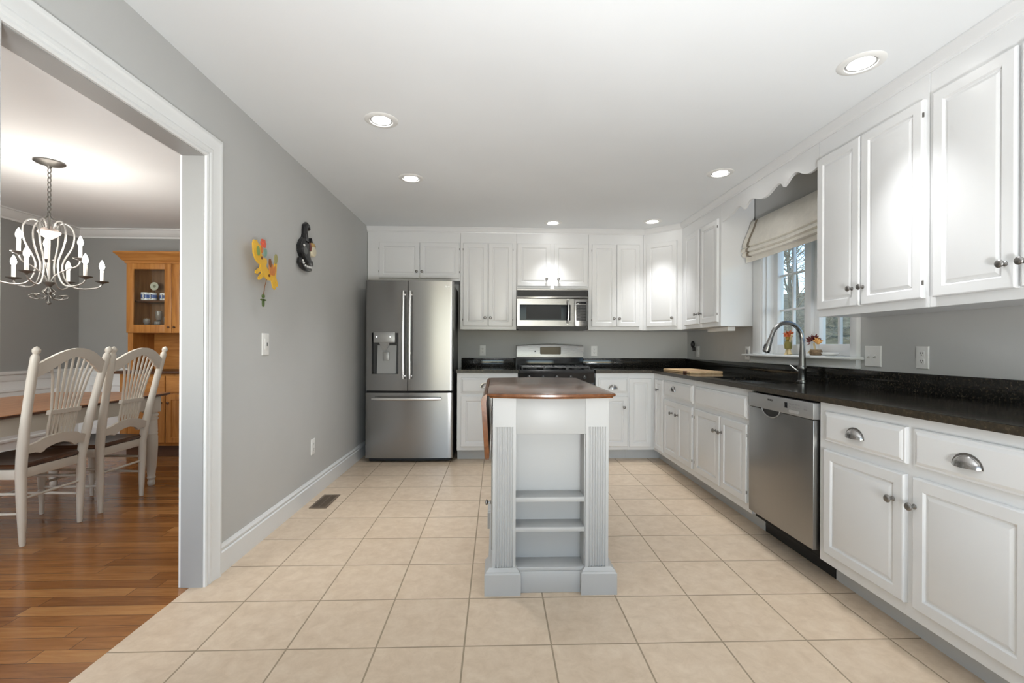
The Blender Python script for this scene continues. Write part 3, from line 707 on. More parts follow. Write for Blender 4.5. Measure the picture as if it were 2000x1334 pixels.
m = MB(); m.loft([[(x, y, z) for x, z in [(RA, 1.034)] + tp + [(RB, 1.034)]] for y, tp in ((5.205, [(x, z - 0.006) for x, z in top]), (5.200, [(x, z - 0.018) for x, z in top]))][::-1] + [[(x, 5.285, z) for x, z in [(RA, 1.034)] + [(x, z) for x, z in top] + [(RB, 1.034)]]])
bg = m.build('backguard', STEEL, t)
m = MB(); slabz(m.xf(Matrix.Translation((0.612, 5.2, 1.108)) @ Matrix.Rotation(radians(90), 4, 'X')), rr_poly(-0.118, 0.118, -0.042, 0.042, 0.012), -0.001, 0.003, 0.001); m.build('display', BGLASS, bg)
MB().lathe([(0.008, 0.0), (0.008, -0.003), (0.001, -0.003)], (0.437, 5.2, 1.10), 'y', 14).build('light_button', BLACK, bg)
for g in range(3):
    x0 = RA + 0.035 + g * 0.233; x1 = x0 + 0.222
    m = MB(); zt = 0.949
    for (a, b) in (((x0, 4.69), (x1, 4.69)), ((x0, 5.18), (x1, 5.18)), ((x0, 4.69), (x0, 5.18)), ((x1, 4.69), (x1, 5.18)), ((x0, 4.935), (x1, 4.935))):
        m.box(min(a[0], b[0]) - 0.006, max(a[0], b[0]) + 0.006, min(a[1], b[1]) - 0.006, max(a[1], b[1]) + 0.006, zt - 0.014, zt, 0.003, 1)
    xm = (x0 + x1) / 2
    for y_ in (4.81, 5.06):
        m.box(xm - 0.005, xm + 0.005, y_ - 0.11, y_ - 0.03, zt - 0.012, zt + 0.004, 0.002, 1); m.box(xm - 0.005, xm + 0.005, y_ + 0.03, y_ + 0.11, zt - 0.012, zt + 0.004, 0.002, 1)
        m.box(x0, xm - 0.03, y_ - 0.005, y_ + 0.005, zt - 0.012, zt + 0.004, 0.002, 1); m.box(xm + 0.03, x1, y_ - 0.005, y_ + 0.005, zt - 0.012, zt + 0.004, 0.002, 1)
    for x_ in (x0, x1):
        for y_ in (4.69, 5.18): m.box(x_ - 0.008, x_ + 0.008, y_ - 0.008, y_ + 0.008, 0.916, zt - 0.005, 0.002, 1)
    m.build('grate', IRON, t)
    if g != 1:
        for y_ in (4.81, 5.06): MB().lathe([(0.046, 0.916), (0.044, 0.926), (0.034, 0.930), (0.034, 0.936), (0.001, 0.938)], (xm, y_, 0), 'z', 20).build('burner', IRON, t)

# ------------------------------------------------------------------ microwave
MA, MBX, MY = 0.2195, 0.9765, 4.905
t = thing('microwave_oven', 'stainless over the range microwave oven with black window', 'microwave', (0, 0, 0))
MB().box(MA + 0.002, MBX - 0.002, MY + 0.03, 5.31, 1.345, 1.764).build('case', CASE, t)
MB().box(MA + 0.012, MBX - 0.012, MY + 0.012, MY + 0.26, 1.331, 1.368).build('underside', BLACK, t)
m = MB(); m.box(MA, MBX, MY + 0.006, MY + 0.03, 1.756, 1.766); m.box(MA, MBX, MY, MY + 0.03, 1.668, 1.692, 0.003); m.build('vent_trim', STEEL, t)
m = MB(); m.box(MA + 0.004, MBX - 0.004, MY + 0.012, MY + 0.03, 1.692, 1.757)
for i in range(5): m.box(MA + 0.008, MBX - 0.008, MY + 0.006, MY + 0.014, 1.698 + i * 0.0115, 1.704 + i * 0.0115)
m.build('vent_grille', BLACK, t)
WX0, WX1, WZa, WZb = 0.247, 0.790, 1.434, 1.602
m = MB(); m.box(MA, WX0, MY, MY + 0.03, 1.372, 1.662); m.box(WX1, 0.830, MY, MY + 0.03, 1.372, 1.662); m.box(WX0, WX1, MY, MY + 0.03, 1.372, WZa); m.box(WX0, WX1, MY, MY + 0.03, WZb, 1.662)
md = m.build('door', STEEL, t)
MB().box(WX0, WX1, MY + 0.004, MY + 0.03, WZa, WZb).build('window', BGLASS, md)
MB().box(WX0 + 0.07, WX1 - 0.10, MY + 0.003, MY + 0.005, WZa + 0.012, WZb - 0.01).build('window_screen', mat('window_mesh', (0.022, 0.023, 0.024), 0.4, **{'Specular IOR Level': 0.2}), md)
m = MB(); pts_ = [(0.757 + 0.006 * sin(pi * i / 12), MY - 0.03 - 0.014 * sin(pi * i / 12), 1.397 + (1.652 - 1.397) * i / 12) for i in range(13)]
m.tube(pts_, [0.008] + [0.010] * 11 + [0.008], 12)
for q in (0, 12): m.tube([pts_[q], (pts_[q][0], MY + 0.002, pts_[q][2])], 0.008, 10)
m.build('handle', HANDLE, md)
MB().box(0.834, MBX, MY, MY + 0.03, 1.372, 1.662, 0.003).build('control_panel', STEEL, t)
cpm = t.children[-1]
MB().box(0.851, 0.961, MY - 0.002, MY + 0.002, 1.432, 1.602, 0.001).build('keypad', DGREYP, cpm)
MB().box(0.851, 0.961, MY - 0.002, MY + 0.002, 1.614, 1.634, 0.001).build('display', BGLASS, cpm)
m = MB()
for r_i in range(5):
    for c_i in range(3): m.box(0.860 + c_i * 0.033, 0.885 + c_i * 0.033, MY - 0.003, MY, 1.444 + r_i * 0.031, 1.462 + r_i * 0.031)
m.build('keys', mat('key_grey', (0.045, 0.045, 0.046), 0.4), cpm)

# ------------------------------------------------------------------ dishwasher
t = thing('dishwasher', 'stainless dishwasher under the granite beside the sink cabinet', 'dishwasher', (XF, 2.842, 0), RZR)
MB().box(0.004, 0.598, 0.02, 0.58, 0.10, 0.883).build('tub', GAP, t)
MB().box(0.004, 0.598, 0.085, 0.30, 0.002, 0.10).build('toe_panel', BLACK, t)
dd = MB().box(0.004, 0.590, -0.026, 0.02, 0.142, 0.790, 0.004).build('door', steel('dishwasher_steel', (0.36, 0.355, 0.345), 0.34, 'z', 0.0), t)
m = MB(); m.box(0.002, 0.594, -0.030, 0.02, 0.793, 0.877, 0.004); cpd = m.build('control_panel', GREYP, t)
m = MB(); N = 16
outer = [(0.235 + 0.085 * cos(pi + pi * i / N), 0.797 + 0.045 * sin(pi + pi * i / N)) for i in range(N + 1)]
m.prism(outer, 'y', -0.0275, -0.0265); m.build('handle_pocket', BLACK, dd)
m = MB(); m.tube([(x_, -0.029, z_) for x_, z_ in outer], 0.0035, 8); m.build('handle_lip', GREYP, dd)
MB().box(0.365, 0.390, -0.0312, -0.028, 0.825, 0.856, 0.001).build('display', BGLASS, cpd)
m = MB()
for r_i in range(2):
    for c_i in range(4): m.box(0.405 + c_i * 0.024, 0.421 + c_i * 0.024, -0.031, -0.028, 0.832 + r_i * 0.016, 0.840 + r_i * 0.016)
m.box(0.525, 0.55, -0.031, -0.028, 0.832, 0.838); m.box(0.528, 0.548, -0.031, -0.028, 0.848, 0.854)
m.build('buttons', mat('button_grey', (0.24, 0.235, 0.235), 0.4), cpd)
m = MB(); slabz(m.xf(Matrix.Translation((0.445, -0.030, 0.812)) @ Matrix.Rotation(radians(90), 4, 'X')), rr_poly(-0.042, 0.042, -0.007, 0.007, 0.0065), -0.001, 0.0012, 0.0005); m.build('start_button', mat('start_grey', (0.42, 0.415, 0.41), 0.35), cpd)
fc_ = bpy.data.curves.new('logo_letters', 'FONT'); fc_.body = 'BOSCH'; fc_.size = 0.016; fc_.extrude = 0.0004; fc_.align_x = 'CENTER'
fo = bpy.data.objects.new('logo_letters', fc_); COL.objects.link(fo); fo.location = (0.235, -0.0306, 0.846); fo.rotation_euler = (radians(90), 0, 0); bpy.context.view_layer.update()
lm_ = bpy.data.meshes.new_from_object(fo); lo_ = bpy.data.objects.new('logo_letters', lm_); COL.objects.link(lo_)
lo_.location = fo.location; lo_.rotation_euler = fo.rotation_euler; lo_.parent = cpd; lm_.materials.clear(); lm_.materials.append(BLACK)
bpy.data.objects.remove(fo); bpy.data.curves.remove(fc_)

# ------------------------------------------------------------------ island cart
IX0, IX1, IY0, IY1 = -0.015, 0.530, 2.150, 3.060
t = thing('kitchen_island', 'pale grey kitchen island with brown drop leaf top and open shelf niche', 'kitchen island', (0, 0, 0))
CW = 0.110
m = MB()
m.box(IX0 + 0.012, IX1 - 0.012, IY0 + 0.112, IY1 - 0.012, 0.06, 0.914)      # carcass behind the niche
m.box(IX0 + 0.012, IX0 + CW - 0.002, IY0 + 0.012, IY0 + 0.112, 0.06, 0.914); m.box(IX1 - CW - 0.004, IX1 - 0.012, IY0 + 0.012, IY0 + 0.112, 0.06, 0.914)
m.box(IX0 + CW - 0.002, IX1 - CW - 0.004, IY0 + 0.02, IY0 + 0.112, 0.06, 0.115)
m.build('carcass', ISL, t)
MB().box(IX0 + CW - 0.003, IX1 - CW + 0.003, IY0 + 0.004, IY0 + 0.03, 0.744, 0.914, 0.002).build('apron', ISL, t)
def flute_poly(x0, x1, y0, y1, n=7, f=-1):
    """square post whose front face carries n half round grooves"""
    out = [(x0, y1), (x0, y0)]; mg = 0.012; w = (x1 - x0 - 2 * mg) / n
    for i in range(n):
        a = x0 + mg + i * w; r = w * 0.38; c = a + w / 2
        for k in range(7):
            q = pi * k / 6; out.append((c - r * cos(q), y0 + r * 1.3 * sin(q)))
    return out + [(x1, y0), (x1, y1)]
for x0 in (IX0, IX1 - CW + 0.001):
    x1 = x0 + CW - 0.002
    m = MB(); m.prism(flute_poly(x0, x1, IY0, IY0 + 0.10), 'z', 0.122, 0.778); m.box(x0, x1, IY0, IY0 + 0.10, 0.778, 0.914); m.box(x0, x1, IY0, IY0 + 0.10, 0.06, 0.122)
    m.build('fluted_post', ISL, t, sharp=50)
    yy = IY1
    m = MB(); m.xf(Matrix.Translation((0, 2 * yy, 0)) @ Matrix.Scale(-1, 4, (0, 1, 0))); m.prism(flute_poly(x0, x1, yy, yy + 0.10), 'z', 0.122, 0.778); m.box(x0, x1, yy, yy + 0.10, 0.778, 0.914); m.box(x0, x1, yy, yy + 0.10, 0.06, 0.122)
    m.build('fluted_post', ISL, t, sharp=50)
for z0, z1 in ((0.424, 0.446), (0.284, 0.305)):
    MB().box(IX0 + CW - 0.003, IX1 - CW - 0.002, IY0 + 0.008, IY0 + 0.114, z0, z1, 0.002).build('shelf', ISL, t)
def plinth(x0, x1, y0, y1):
    def q(d, z): return [(x0 + d, y0 + d, z), (x1 - d, y0 + d, z), (x1 - d, y1 - d, z), (x0 + d, y1 - d, z)]
    return MB().loft([q(0, 0), q(0, 0.098), q(0.006, 0.104), q(0.006, 0.108), q(0.022, 0.122)]).build('plinth_block', ISL, t, sharp=20)
pe = 0.036
for x0, x1 in ((IX0 - pe, IX0 + CW + 0.022), (IX1 - CW - 0.022, IX1 + pe)):
    plinth(x0, x1, IY0 - 0.022, IY0 + 0.14); plinth(x0, x1, IY1 - 0.14, IY1 + 0.022)
m = MB()
m.box(IX0 + CW, IX1 - CW, IY0 + 0.004, IY0 + 0.03, 0.0, 0.100, 0.003); m.box(IX0 + CW, IX1 - CW, IY1 - 0.03, IY1 - 0.004, 0.0, 0.100, 0.003)
m.box(IX0 + CW - 0.002, IX1 - CW - 0.002, IY0 + 0.008, IY0 + 0.114, 0.100, 0.119, 0.003)
m.box(IX0 - 0.02, IX0 + 0.02, IY0 + 0.13, IY1 - 0.13, 0.0, 0.100, 0.003); m.box(IX1 - 0.02, IX1 + 0.02, IY0 + 0.13, IY1 - 0.13, 0.0, 0.100, 0.003)
m.build('plinth_rail', ISL, t)
MI = Matrix.Translation((IX0 + 0.012, 0, 0)) @ Matrix.Rotation(RZR, 4, 'Z')     # left side doors face -x
for y1_, y0_ in ((IY1 - 0.12, 2.61), (2.60, IY0 + 0.12)):
    o = MB().xf(MI).rects(-y1_, -y0_, 0.15, 0.86, [(0, 0), (0, -0.016), (0.005, -0.02), (0.05, -0.02), (0.056, -0.011), (0.075, -0.016)]).build('door', ISL, t, sharp=18)
    if y1_ < 2.65: MB().xf(MI).lathe([(0.010, -0.02), (0.0055, -0.026), (0.0055, -0.034), (0.015, -0.043), (0.015, -0.046), (0.001, -0.052)], (-(y1_ - 0.03) if y1_ > 2.65 else -(y0_ + 0.05), 0, 0.37), 'y', 18).build('knob', NICKEL, o)
# bowed top and hinged leaf
TY0, TY1, TXa, TXb, TZ = 2.130, 3.185, -0.041, 0.556, 0.9375
front = [(TXa + (TXb - TXa) * i / 16, TY0 - 0.042 * sin(pi * i / 16)) for i in range(17)]
back = [(TXb + (TXa - TXb) * i / 16, TY1 + 0.042 * sin(pi * i / 16)) for i in range(17)]
poly = front + back
def inset(poly, d):
    n = len(poly); out = []
    for i in range(n):
        p = Vector(poly[i]); a = (p - Vector(poly[i - 1])); b = (Vector(poly[(i + 1) % n]) - p)
        if a.length < 1e-7: a = b
        if b.length < 1e-7: b = a
        na = Vector((-a.y, a.x)).normalized(); nb = Vector((-b.y, b.x)).normalized(); q = (na + nb)
        q = q / max(0.4, q.length_squared / 2) if q.length > 1e-6 else na
        out.append(tuple(p + q * d))
    return out
m = MB(); m.loft([[(x, y, z) for x, y in inset(poly, d)] for d, z in ((0.012, 0.914), (0.010, 0.920), (0.0, 0.924), (0.0, 0.9335))])
tp_ = m.build('tabletop_edge', ISEDGE, t, sharp=30)
m = MB(); m.loft([[(x, y, z) for x, y in inset(poly, d)] for d, z in ((0.0, 0.9336), (0.0015, 0.936), (0.005, TZ))]); m.build('tabletop', ISTOP, t, sharp=30)
# drop leaf: rounded rule joint shoulder then hanging board
prof = [(-0.043, 0.9355), (-0.052, 0.932), (-0.061, 0.924), (-0.067, 0.912), (-0.069, 0.900), (-0.052, 0.628), (-0.049, 0.625), (-0.033, 0.627), (-0.031, 0.632), (-0.046, 0.895), (-0.044, 0.910), (-0.042, 0.916)]
m = MB()
ys = [2.098, 2.102, 2.115, 2.14, 3.17, 3.20, 3.213, 3.217]
rings = []
for y_ in ys:
    k = min(y_ - 2.098, 3.217 - y_); cut = 0.05 * max(0.0, 1 - k / 0.042) ** 2
    rings.append([(x_, y_, max(z_, 0.625 + cut) if z_ < 0.7 else z_) for x_, z_ in prof])
m.loft(rings); m.build('drop_leaf', ISEDGE, t, sharp=35)

# ------------------------------------------------------------------ window over the sink
t = struct(thing('window_1', None, None, (0, 0, 0)), 'white double casement window over the sink looking onto bare woods')
GX = 2.315
m = MB()   # casing, stool, apron
m.box(2.200, XR - 0.001, WY1, 3.892, WZ0 + 0.016, 2.2, 0.003); m.box(2.196, 2.203, WY1 + 0.02, 3.865, WZ0 + 0.016, 2.19, 0.003)
m.box(2.200, XR - 0.001, 2.747, WY0, WZ0 + 0.016, 2.2, 0.003); m.box(2.200, XR - 0.001, 2.747, 3.892, WZ1, 2.2, 0.003)
m.build('casing', TRIM, t)
m = MB(); m.box(2.140, 2.335, 2.722, 3.962, WZ0 - 0.002, WZ0 + 0.016, 0.005); m.build('stool', TRIM, t)
m = MB(); m.box(2.198, XR - 0.001, 2.747, 3.925, 1.024, WZ0 - 0.002, 0.003); m.box(2.190, 2.2, 2.747, 3.925, 1.024, 1.042, 0.003); m.build('apron', TRIM, t)
m = MB(); m.box(XR - 0.001, 2.37, WY1 - 0.014, WY1, WZ0 + 0.016, WZ1); m.box(XR - 0.001, 2.37, WY0, WY0 + 0.014, WZ0 + 0.016, WZ1); m.box(XR - 0.001, 2.37, WY0, WY1, WZ1 - 0.014, WZ1); m.box(2.335, 2.37, WY0, WY1, WZ0, WZ0 + 0.03); m.build('jamb', TRIM, t)
MB().box(2.262, 2.345, 3.245, 3.300, WZ0 + 0.016, WZ1 - 0.014, 0.002).build('mullion', TRIM, t)
for y0, y1 in ((3.300, WY1 - 0.014), (WY0 + 0.014, 3.245)):
    st = 0.052
    m = MB(); m.box(2.285, 2.335, y0, y0 + st, 1.10, 2.085, 0.003); m.box(2.285, 2.335, y1 - st, y1, 1.10, 2.085, 0.003); m.box(2.285, 2.335, y0 + st, y1 - st, 1.10, 1.178, 0.003); m.box(2.285, 2.335, y0 + st, y1 - st, 2.03, 2.085, 0.003)
    sh = m.build('sash', TRIM, t)
    MB().box(GX - 0.002, GX + 0.002, y0 + st, y1 - st, 1.178, 2.03).build('pane', GLASS, sh)
    m = MB(); ym = (y0 + y1) / 2
    m.box(GX - 0.011, GX + 0.011, ym - 0.009, ym + 0.009, 1.178, 2.03, 0.002)
    for z_ in (1.453, 1.732): m.box(GX - 0.0105, GX + 0.0105, y0 + st, y1 - st, z_ - 0.008, z_ + 0.008, 0.002)
    m.build('muntins', TRIM, sh)

# roman shade
t = thing('roman_shade', 'cream linen roman shade with taupe border folded up over the sink window', 'window shade', (0, 0, 0))
SA, SB = 3.875, 2.735
def shade_ring(y, f):
    sag = 0.020 * f
    return [(2.192, 2.232), (2.175, 2.225), (2.150, 2.150), (2.118 - sag * 0.4, 2.075 - sag), (2.100, 2.030 - sag), (2.096, 2.006 - sag), (2.112, 1.998 - sag), (2.090, 1.985 - sag), (2.088, 1.962 - sag), (2.106, 1.955 - sag), (2.094, 1.945 - sag), (2.098, 1.922 - sag * 0.6), (2.128, 1.918 - sag * 0.6), (2.130, 1.872), (2.134, 1.872), (2.160, 1.96), (2.19, 2.10)]
m = MB(); ys_ = [SA + (SB - SA) * i / 14 for i in range(15)]
m.loft([[(x, y, z) for x, z in shade_ring(y, math.sin(pi * i / 14))] for i, y in enumerate(ys_)])
m.build('fabric', SHADE, t, sharp=60)
m = MB(); i0 = 0.075
def tape_at(ya, yb):
    k0, k1 = (SA - ya) / (SA - SB), (SA - yb) / (SA - SB)
    R0 = shade_ring(ya, math.sin(pi * k0)); R1 = shade_ring(yb, math.sin(pi * k1))
    return R0, R1
for ya, yb in ((SA - 0.07, SA - 0.105), (SB + 0.105, SB + 0.07)):
    R0, R1 = tape_at(ya, yb)
    a = [m._v((x - 0.0025, ya, z - 0.001)) for x, z in R0[1:13]]; b = [m._v((x - 0.0025, yb, z - 0.001)) for x, z in R1[1:13]]
    m.bridge(a, b, False)
m.build('border_tape', TAPE, t, sharp=60)

# ------------------------------------------------------------------ things on the window stool
SZ = WZ0 + 0.0165
def leafy(m, c, r, n, seed, sq=(1, 1, 1), up_=0.3):
    rnd = random.Random(seed)
    for _ in range(n):
        d = Vector((rnd.uniform(-1, 1), rnd.uniform(-1, 1), rnd.uniform(-0.4, 1) + up_)).normalized()
        p = Vector(c) + Vector((d.x * sq[0], d.y * sq[1], d.z * sq[2])) * r * rnd.uniform(0.5, 1.0)
        s_ = d.cross(Vector((rnd.uniform(-1, 1), rnd.uniform(-1, 1), 0.3))).normalized(); L = 0.020; w = 0.0075
        pts = [p - d * L * 0.5, p + s_ * w, p + d * L, p - s_ * w]; nn = d.cross(s_) * 0.0012
        a = [m._v(q + nn) for q in pts]; b = [m._v(q - nn) for q in pts]
        m.face(a); m.face(b[::-1]); m.bridge(a, b)
ORANGE = mat('orange_red_fabric', (0.45, 0.10, 0.03), 0.7); MUST = mat('mustard_cloth', (0.50, 0.32, 0.06), 0.7); OLIVE = mat('olive_cloth', (0.20, 0.17, 0.04), 0.7)
STRAW = mat('straw', (0.62, 0.50, 0.28), 0.8); MAROON = mat('maroon_leaf', (0.16, 0.035, 0.03), 0.65); PUMP = mat('orange_blossom', (0.78, 0.42, 0.13), 0.6); WICK = paint('brown_wicker', (0.24, 0.16, 0.09), 0.8, 0.3, 0.3, 60)
t = thing('scarecrow_figurine', 'small olive and orange harvest figurine on the window stool behind the faucet', 'figurine', (2.225, 3.445, SZ))
m = MB()
for s_ in (-0.017, 0.017): m.tube([(0, s_ * 0.6, 0.05), (0, s_, 0.015), (0, s_ * 1.3, 0.0)], [0.011, 0.012, 0.016], 10)
m.build('legs', STRAW, t)
MB().lathe([(0.012, 0.040), (0.026, 0.048), (0.027, 0.075), (0.019, 0.105), (0.012, 0.115)], (0, 0, 0), 'z', 16).build('body', OLIVE, t)
m = MB(); m.sphere((0, 0, 0.128), 0.020, 14, 10); m.build('head', MUST, t)
m = MB(); m.tube([(0, -0.018, 0.100), (-0.004, -0.034, 0.120), (-0.006, -0.052, 0.152)], [0.008, 0.007, 0.0065], 10); m.tube([(0, 0.018, 0.100), (-0.004, 0.030, 0.085), (-0.006, 0.030, 0.065)], [0.008, 0.007, 0.006], 10); m.build('arms', STRAW, t)
m = MB(); m.lathe([(0.034, 0.136), (0.030, 0.141), (0.022, 0.146), (0.019, 0.160), (0.010, 0.172), (0.001, 0.178)], (0, 0, 0), 'z', 16); m.build('hat', ORANGE, t)
m = MB(); leafy(m, (0, 0, 0.152), 0.028, 14, 4); m.build('hat_leaves', ORANGE, t)
t = thing('leaf_arrangement', 'small basket of maroon leaves with an orange blossom on the window stool', 'flower arrangement', (2.215, 3.135, SZ))
MB().lathe([(0.030, 0.0), (0.038, 0.010), (0.040, 0.026), (0.034, 0.040), (0.028, 0.042), (0.001, 0.036)], (0, -0.008, 0), 'z', 18).build('basket', WICK, t)
m = MB(); m.tube([(0, 0, 0.035), (0, 0.004, 0.06), (-0.004, 0.006, 0.085)], 0.006, 8)
for q in range(4): m.tube([(0, 0.004, 0.03), (-0.01, 0.03 + 0.008 * q, 0.045 - 0.008 * q), (-0.012, 0.042 + 0.006 * q, 0.015)], 0.003, 6)
m.build('stems', STRAW, t)
m = MB(); leafy(m, (-0.002, 0.012, 0.098), 0.044, 60, 9, (0.7, 1, 0.8)); m.build('leaves', MAROON, t)
m = MB(); m.sphere((-0.006, -0.040, 0.094), 0.017, 14, 9); leafy(m, (-0.006, -0.040, 0.094), 0.02, 26, 12); m.build('blossom', PUMP, t)
t = tag(MB().lathe([(0.020, 0.0), (0.030, 0.003), (0.048, 0.014), (0.052, 0.020), (0.050, 0.022), (0.044, 0.016), (0.025, 0.007), (0.001, 0.006)], (2.205, 2.975, SZ), 'z', 26).build('soap_dish', PLATE), 'shallow white dish at the right end of the window stool', 'dish')

# ------------------------------------------------------------------ switches and outlets
def plate(t, w=0.072, h=0.118):
    return MB().rects(-w / 2, w / 2, -h / 2, h / 2, [(0, 0), (0, -0.003), (0.003, -0.006), (0.006, -0.0065)]).build('cover_plate', PLATE, t)
def duplex(t):
    for zc in (0.020, -0.020):
        m = MB(); slabz(m.xf(Matrix.Translation((0, -0.0062, zc)) @ Matrix.Rotation(radians(90), 4, 'X')), rr_poly(-0.017, 0.017, -0.0145, 0.0145, 0.010), 0, 0.002, 0.0006); so = m.build('socket', PLATE, t)
        m = MB(); m.box(-0.0078, -0.0052, -0.0090, -0.0080, zc - 0.001, zc + 0.0085); m.box(0.0052, 0.0078, -0.0090, -0.0080, zc + 0.0005, zc + 0.0075); m.lathe([(0.0028, -0.0090), (0.0028, -0.0080)], (0, 0, zc - 0.0065), 'y', 10); m.build('slots', SLOT, so)
    MB().lathe([(0.003, -0.0062), (0.003, -0.0075), (0.001, -0.008)], (0, 0, 0), 'y', 10).build('screw', PLATE, t)
def outlet(label, loc, rz, w=0.072):
    t = thing('wall_outlet', label, 'outlet', loc, rz); plate(t, w); duplex(t); return t
RL = radians(90)
outlet('white duplex outlet low on the grey left wall', (XL, 3.560, 0.385), RL)
outlet('white outlet on the backsplash wall between refrigerator and range', (-0.158, YB, 1.105), 0)
outlet('white outlet on the backsplash wall right of the range', (1.135, YB, 1.105), 0)
outlet('white duplex outlet on the right wall under the nearest wall cabinet', (XR, 2.338, 1.104), RZR)
t = outlet('white outlet low in the shaded kitchen corner under a black plug-in', (XR, 5.03, 1.105), RZR)
t = thing('night_light', 'black oval plug-in night light above the corner outlet', 'night light', (XR - 0.008, 5.10, 1.165), RZR)
m = MB(); m.sphere((0, -0.022, 0.02), 0.03, 16, 12, (0.85, 0.7, 1.25)); m.build('housing', BLACK, t)
m = MB(); m.box(-0.02, 0.02, -0.02, 0.0, -0.055, -0.01, 0.006); m.build('plug', DGREYP, t)
t = thing('light_switch', 'white dimmer switch at shoulder height on the left wall', 'light switch', (XL, 2.830, 1.161), RL)
plate(t, 0.080, 0.132); MB().box(-0.017, 0.017, -0.009, -0.006, -0.034, 0.034, 0.0015).build('rocker', PLATE, t); MB().box(0.004, 0.010, -0.012, -0.008, -0.012, 0.010, 0.001).build('slider', SLOT, t)
t = thing('light_switch', 'white double toggle switch right of the sink window', 'light switch', (XR, 2.656, 1.104), RZR)
plate(t, 0.118, 0.122)
for x_ in (-0.023, 0.023):
    tg = MB().box(x_ - 0.005, x_ + 0.005, -0.0085, -0.006, -0.012, 0.012, 0.001).build('toggle', PLATE, t)
    MB().tube([(x_, -0.007, 0.0), (x_, -0.018, -0.006)], [0.0045, 0.0035], 8).build('lever', mat('toggle_shade', (0.45, 0.44, 0.42), 0.4), tg)
t = thing('light_switch', 'white rocker switch on the right wall left of the sink window', 'light switch', (XR, 4.02, 1.104), RZR)
plate(t, 0.072, 0.118); MB().box(-0.012, 0.012, -0.0095, -0.006, -0.03, 0.03, 0.002).build('rocker', GREYP, t)

# floor register
t = thing('floor_vent', 'bronze floor register set in the tiles beside the left wall', 'floor vent', (-1.262, 3.459, 0))
m = MB(); m.box(-0.062, 0.062, -0.148, -0.128, 0, 0.005, 0.0015, 1); m.box(-0.062, 0.062, 0.128, 0.148, 0, 0.005, 0.0015, 1); m.box(-0.062, -0.044, -0.128, 0.128, 0, 0.005, 0.0015, 1); m.box(0.044, 0.062, -0.128, 0.128, 0, 0.005, 0.0015, 1); m.build('frame', VENTM, t)
MB().box(-0.044, 0.044, -0.128, 0.128, 0.0002, 0.001).build('damper', VENTD, t)
m = MB()
for k in range(20): m.box(-0.044, 0.044, -0.125 + k * 0.0128, -0.119 + k * 0.0128, 0.001, 0.004)
m.box(-0.003, 0.003, -0.128, 0.128, 0.001, 0.0045); m.build('grille', VENTM, t)

# ------------------------------------------------------------------ ornaments on the left wall
YEL = paint('yellow_enamel', (0.80, 0.46, 0.03), 0.4, 0.12, 0, 12); ORG = mat('orange_enamel', (0.62, 0.22, 0.05), 0.45); REDE = mat('coral_enamel', (0.72, 0.13, 0.07), 0.45); GRE = mat('green_enamel', (0.22, 0.33, 0.10), 0.45); TEALE = mat('teal_enamel', (0.22, 0.38, 0.30), 0.45); BRN = mat('brown_enamel', (0.22, 0.08, 0.02), 0.5)
def ell(cy, cz, a, b, rot=0, n=18):
    return [(cy + a * cos(2 * pi * k / n) * cos(rot) - b * sin(2 * pi * k / n) * sin(rot), cz + a * cos(2 * pi * k / n) * sin(rot) + b * sin(2 * pi * k / n) * cos(rot)) for k in range(n)]
t = thing('wall_ornament', 'yellow painted metal animal with leaves hanging on the left wall', 'wall ornament', (0, 0, 0))
body = [(2.581, 1.717), (2.590, 1.738), (2.605, 1.736), (2.620, 1.744), (2.633, 1.729), (2.662, 1.718), (2.684, 1.714), (2.673, 1.674), (2.692, 1.656), (2.729, 1.659), (2.737, 1.638), (2.725, 1.615), (2.746, 1.598), (2.785, 1.600), (2.825, 1.626), (2.842, 1.66), (2.858, 1.652), (2.852, 1.607), (2.846, 1.564), (2.872, 1.530), (2.862, 1.512), (2.838, 1.540), (2.833, 1.538), (2.845, 1.502), (2.832, 1.490), (2.812, 1.500), (2.793, 1.539), (2.746, 1.536), (2.700, 1.552), (2.662, 1.527), (2.645, 1.523), (2.640, 1.535), (2.676, 1.566), (2.668, 1.580), (2.630, 1.555), (2.612, 1.556), (2.612, 1.570), (2.660, 1.596), (2.661, 1.613), (2.632, 1.618), (2.606, 1.636), (2.586, 1.665)]
XA = -1.345
MB().prism(body, 'x', XA, XA + 0.007).build('body', YEL, t)
m = MB()
for y_, z_ in ((2.775, 1.572),): m.tube([(XL, y_, z_), (XA + 0.001, y_, z_)], 0.005, 8)
m.build('standoff', YEL, t)
m = MB()
for y_, z_, c_ in ((2.632, 1.684, 0.2), ): m.prism(ell(y_, z_, 0.016, 0.027, c_), 'x', XA + 0.006, XA + 0.011)
m.build('leaf', GRE, t)
MB().prism(ell(2.712, 1.690, 0.016, 0.024, -0.15), 'x', XA + 0.006, XA + 0.011).build('leaf', TEALE, t)
MB().prism(ell(2.838, 1.676, 0.018, 0.030, -0.1), 'x', XA + 0.006, XA + 0.011).build('leaf', mat('olive_enamel', (0.36, 0.33, 0.13), 0.45), t)
MB().prism(ell(2.768, 1.640, 0.014, 0.026, 0.15), 'x', XA + 0.006, XA + 0.011).build('leaf', BRN, t)
m = MB()
for k in range(6): m.prism(ell(2.685 + 0.020 * cos(k * pi / 3), 1.737 + 0.016 * sin(k * pi / 3), 0.011, 0.010), 'x', XA + 0.006 + 0.0005 * k, XA + 0.012 + 0.0005 * k)
m.prism(ell(2.685, 1.737, 0.010, 0.009), 'x', XA + 0.006, XA + 0.018); m.build('flower', REDE, t)
m = MB()
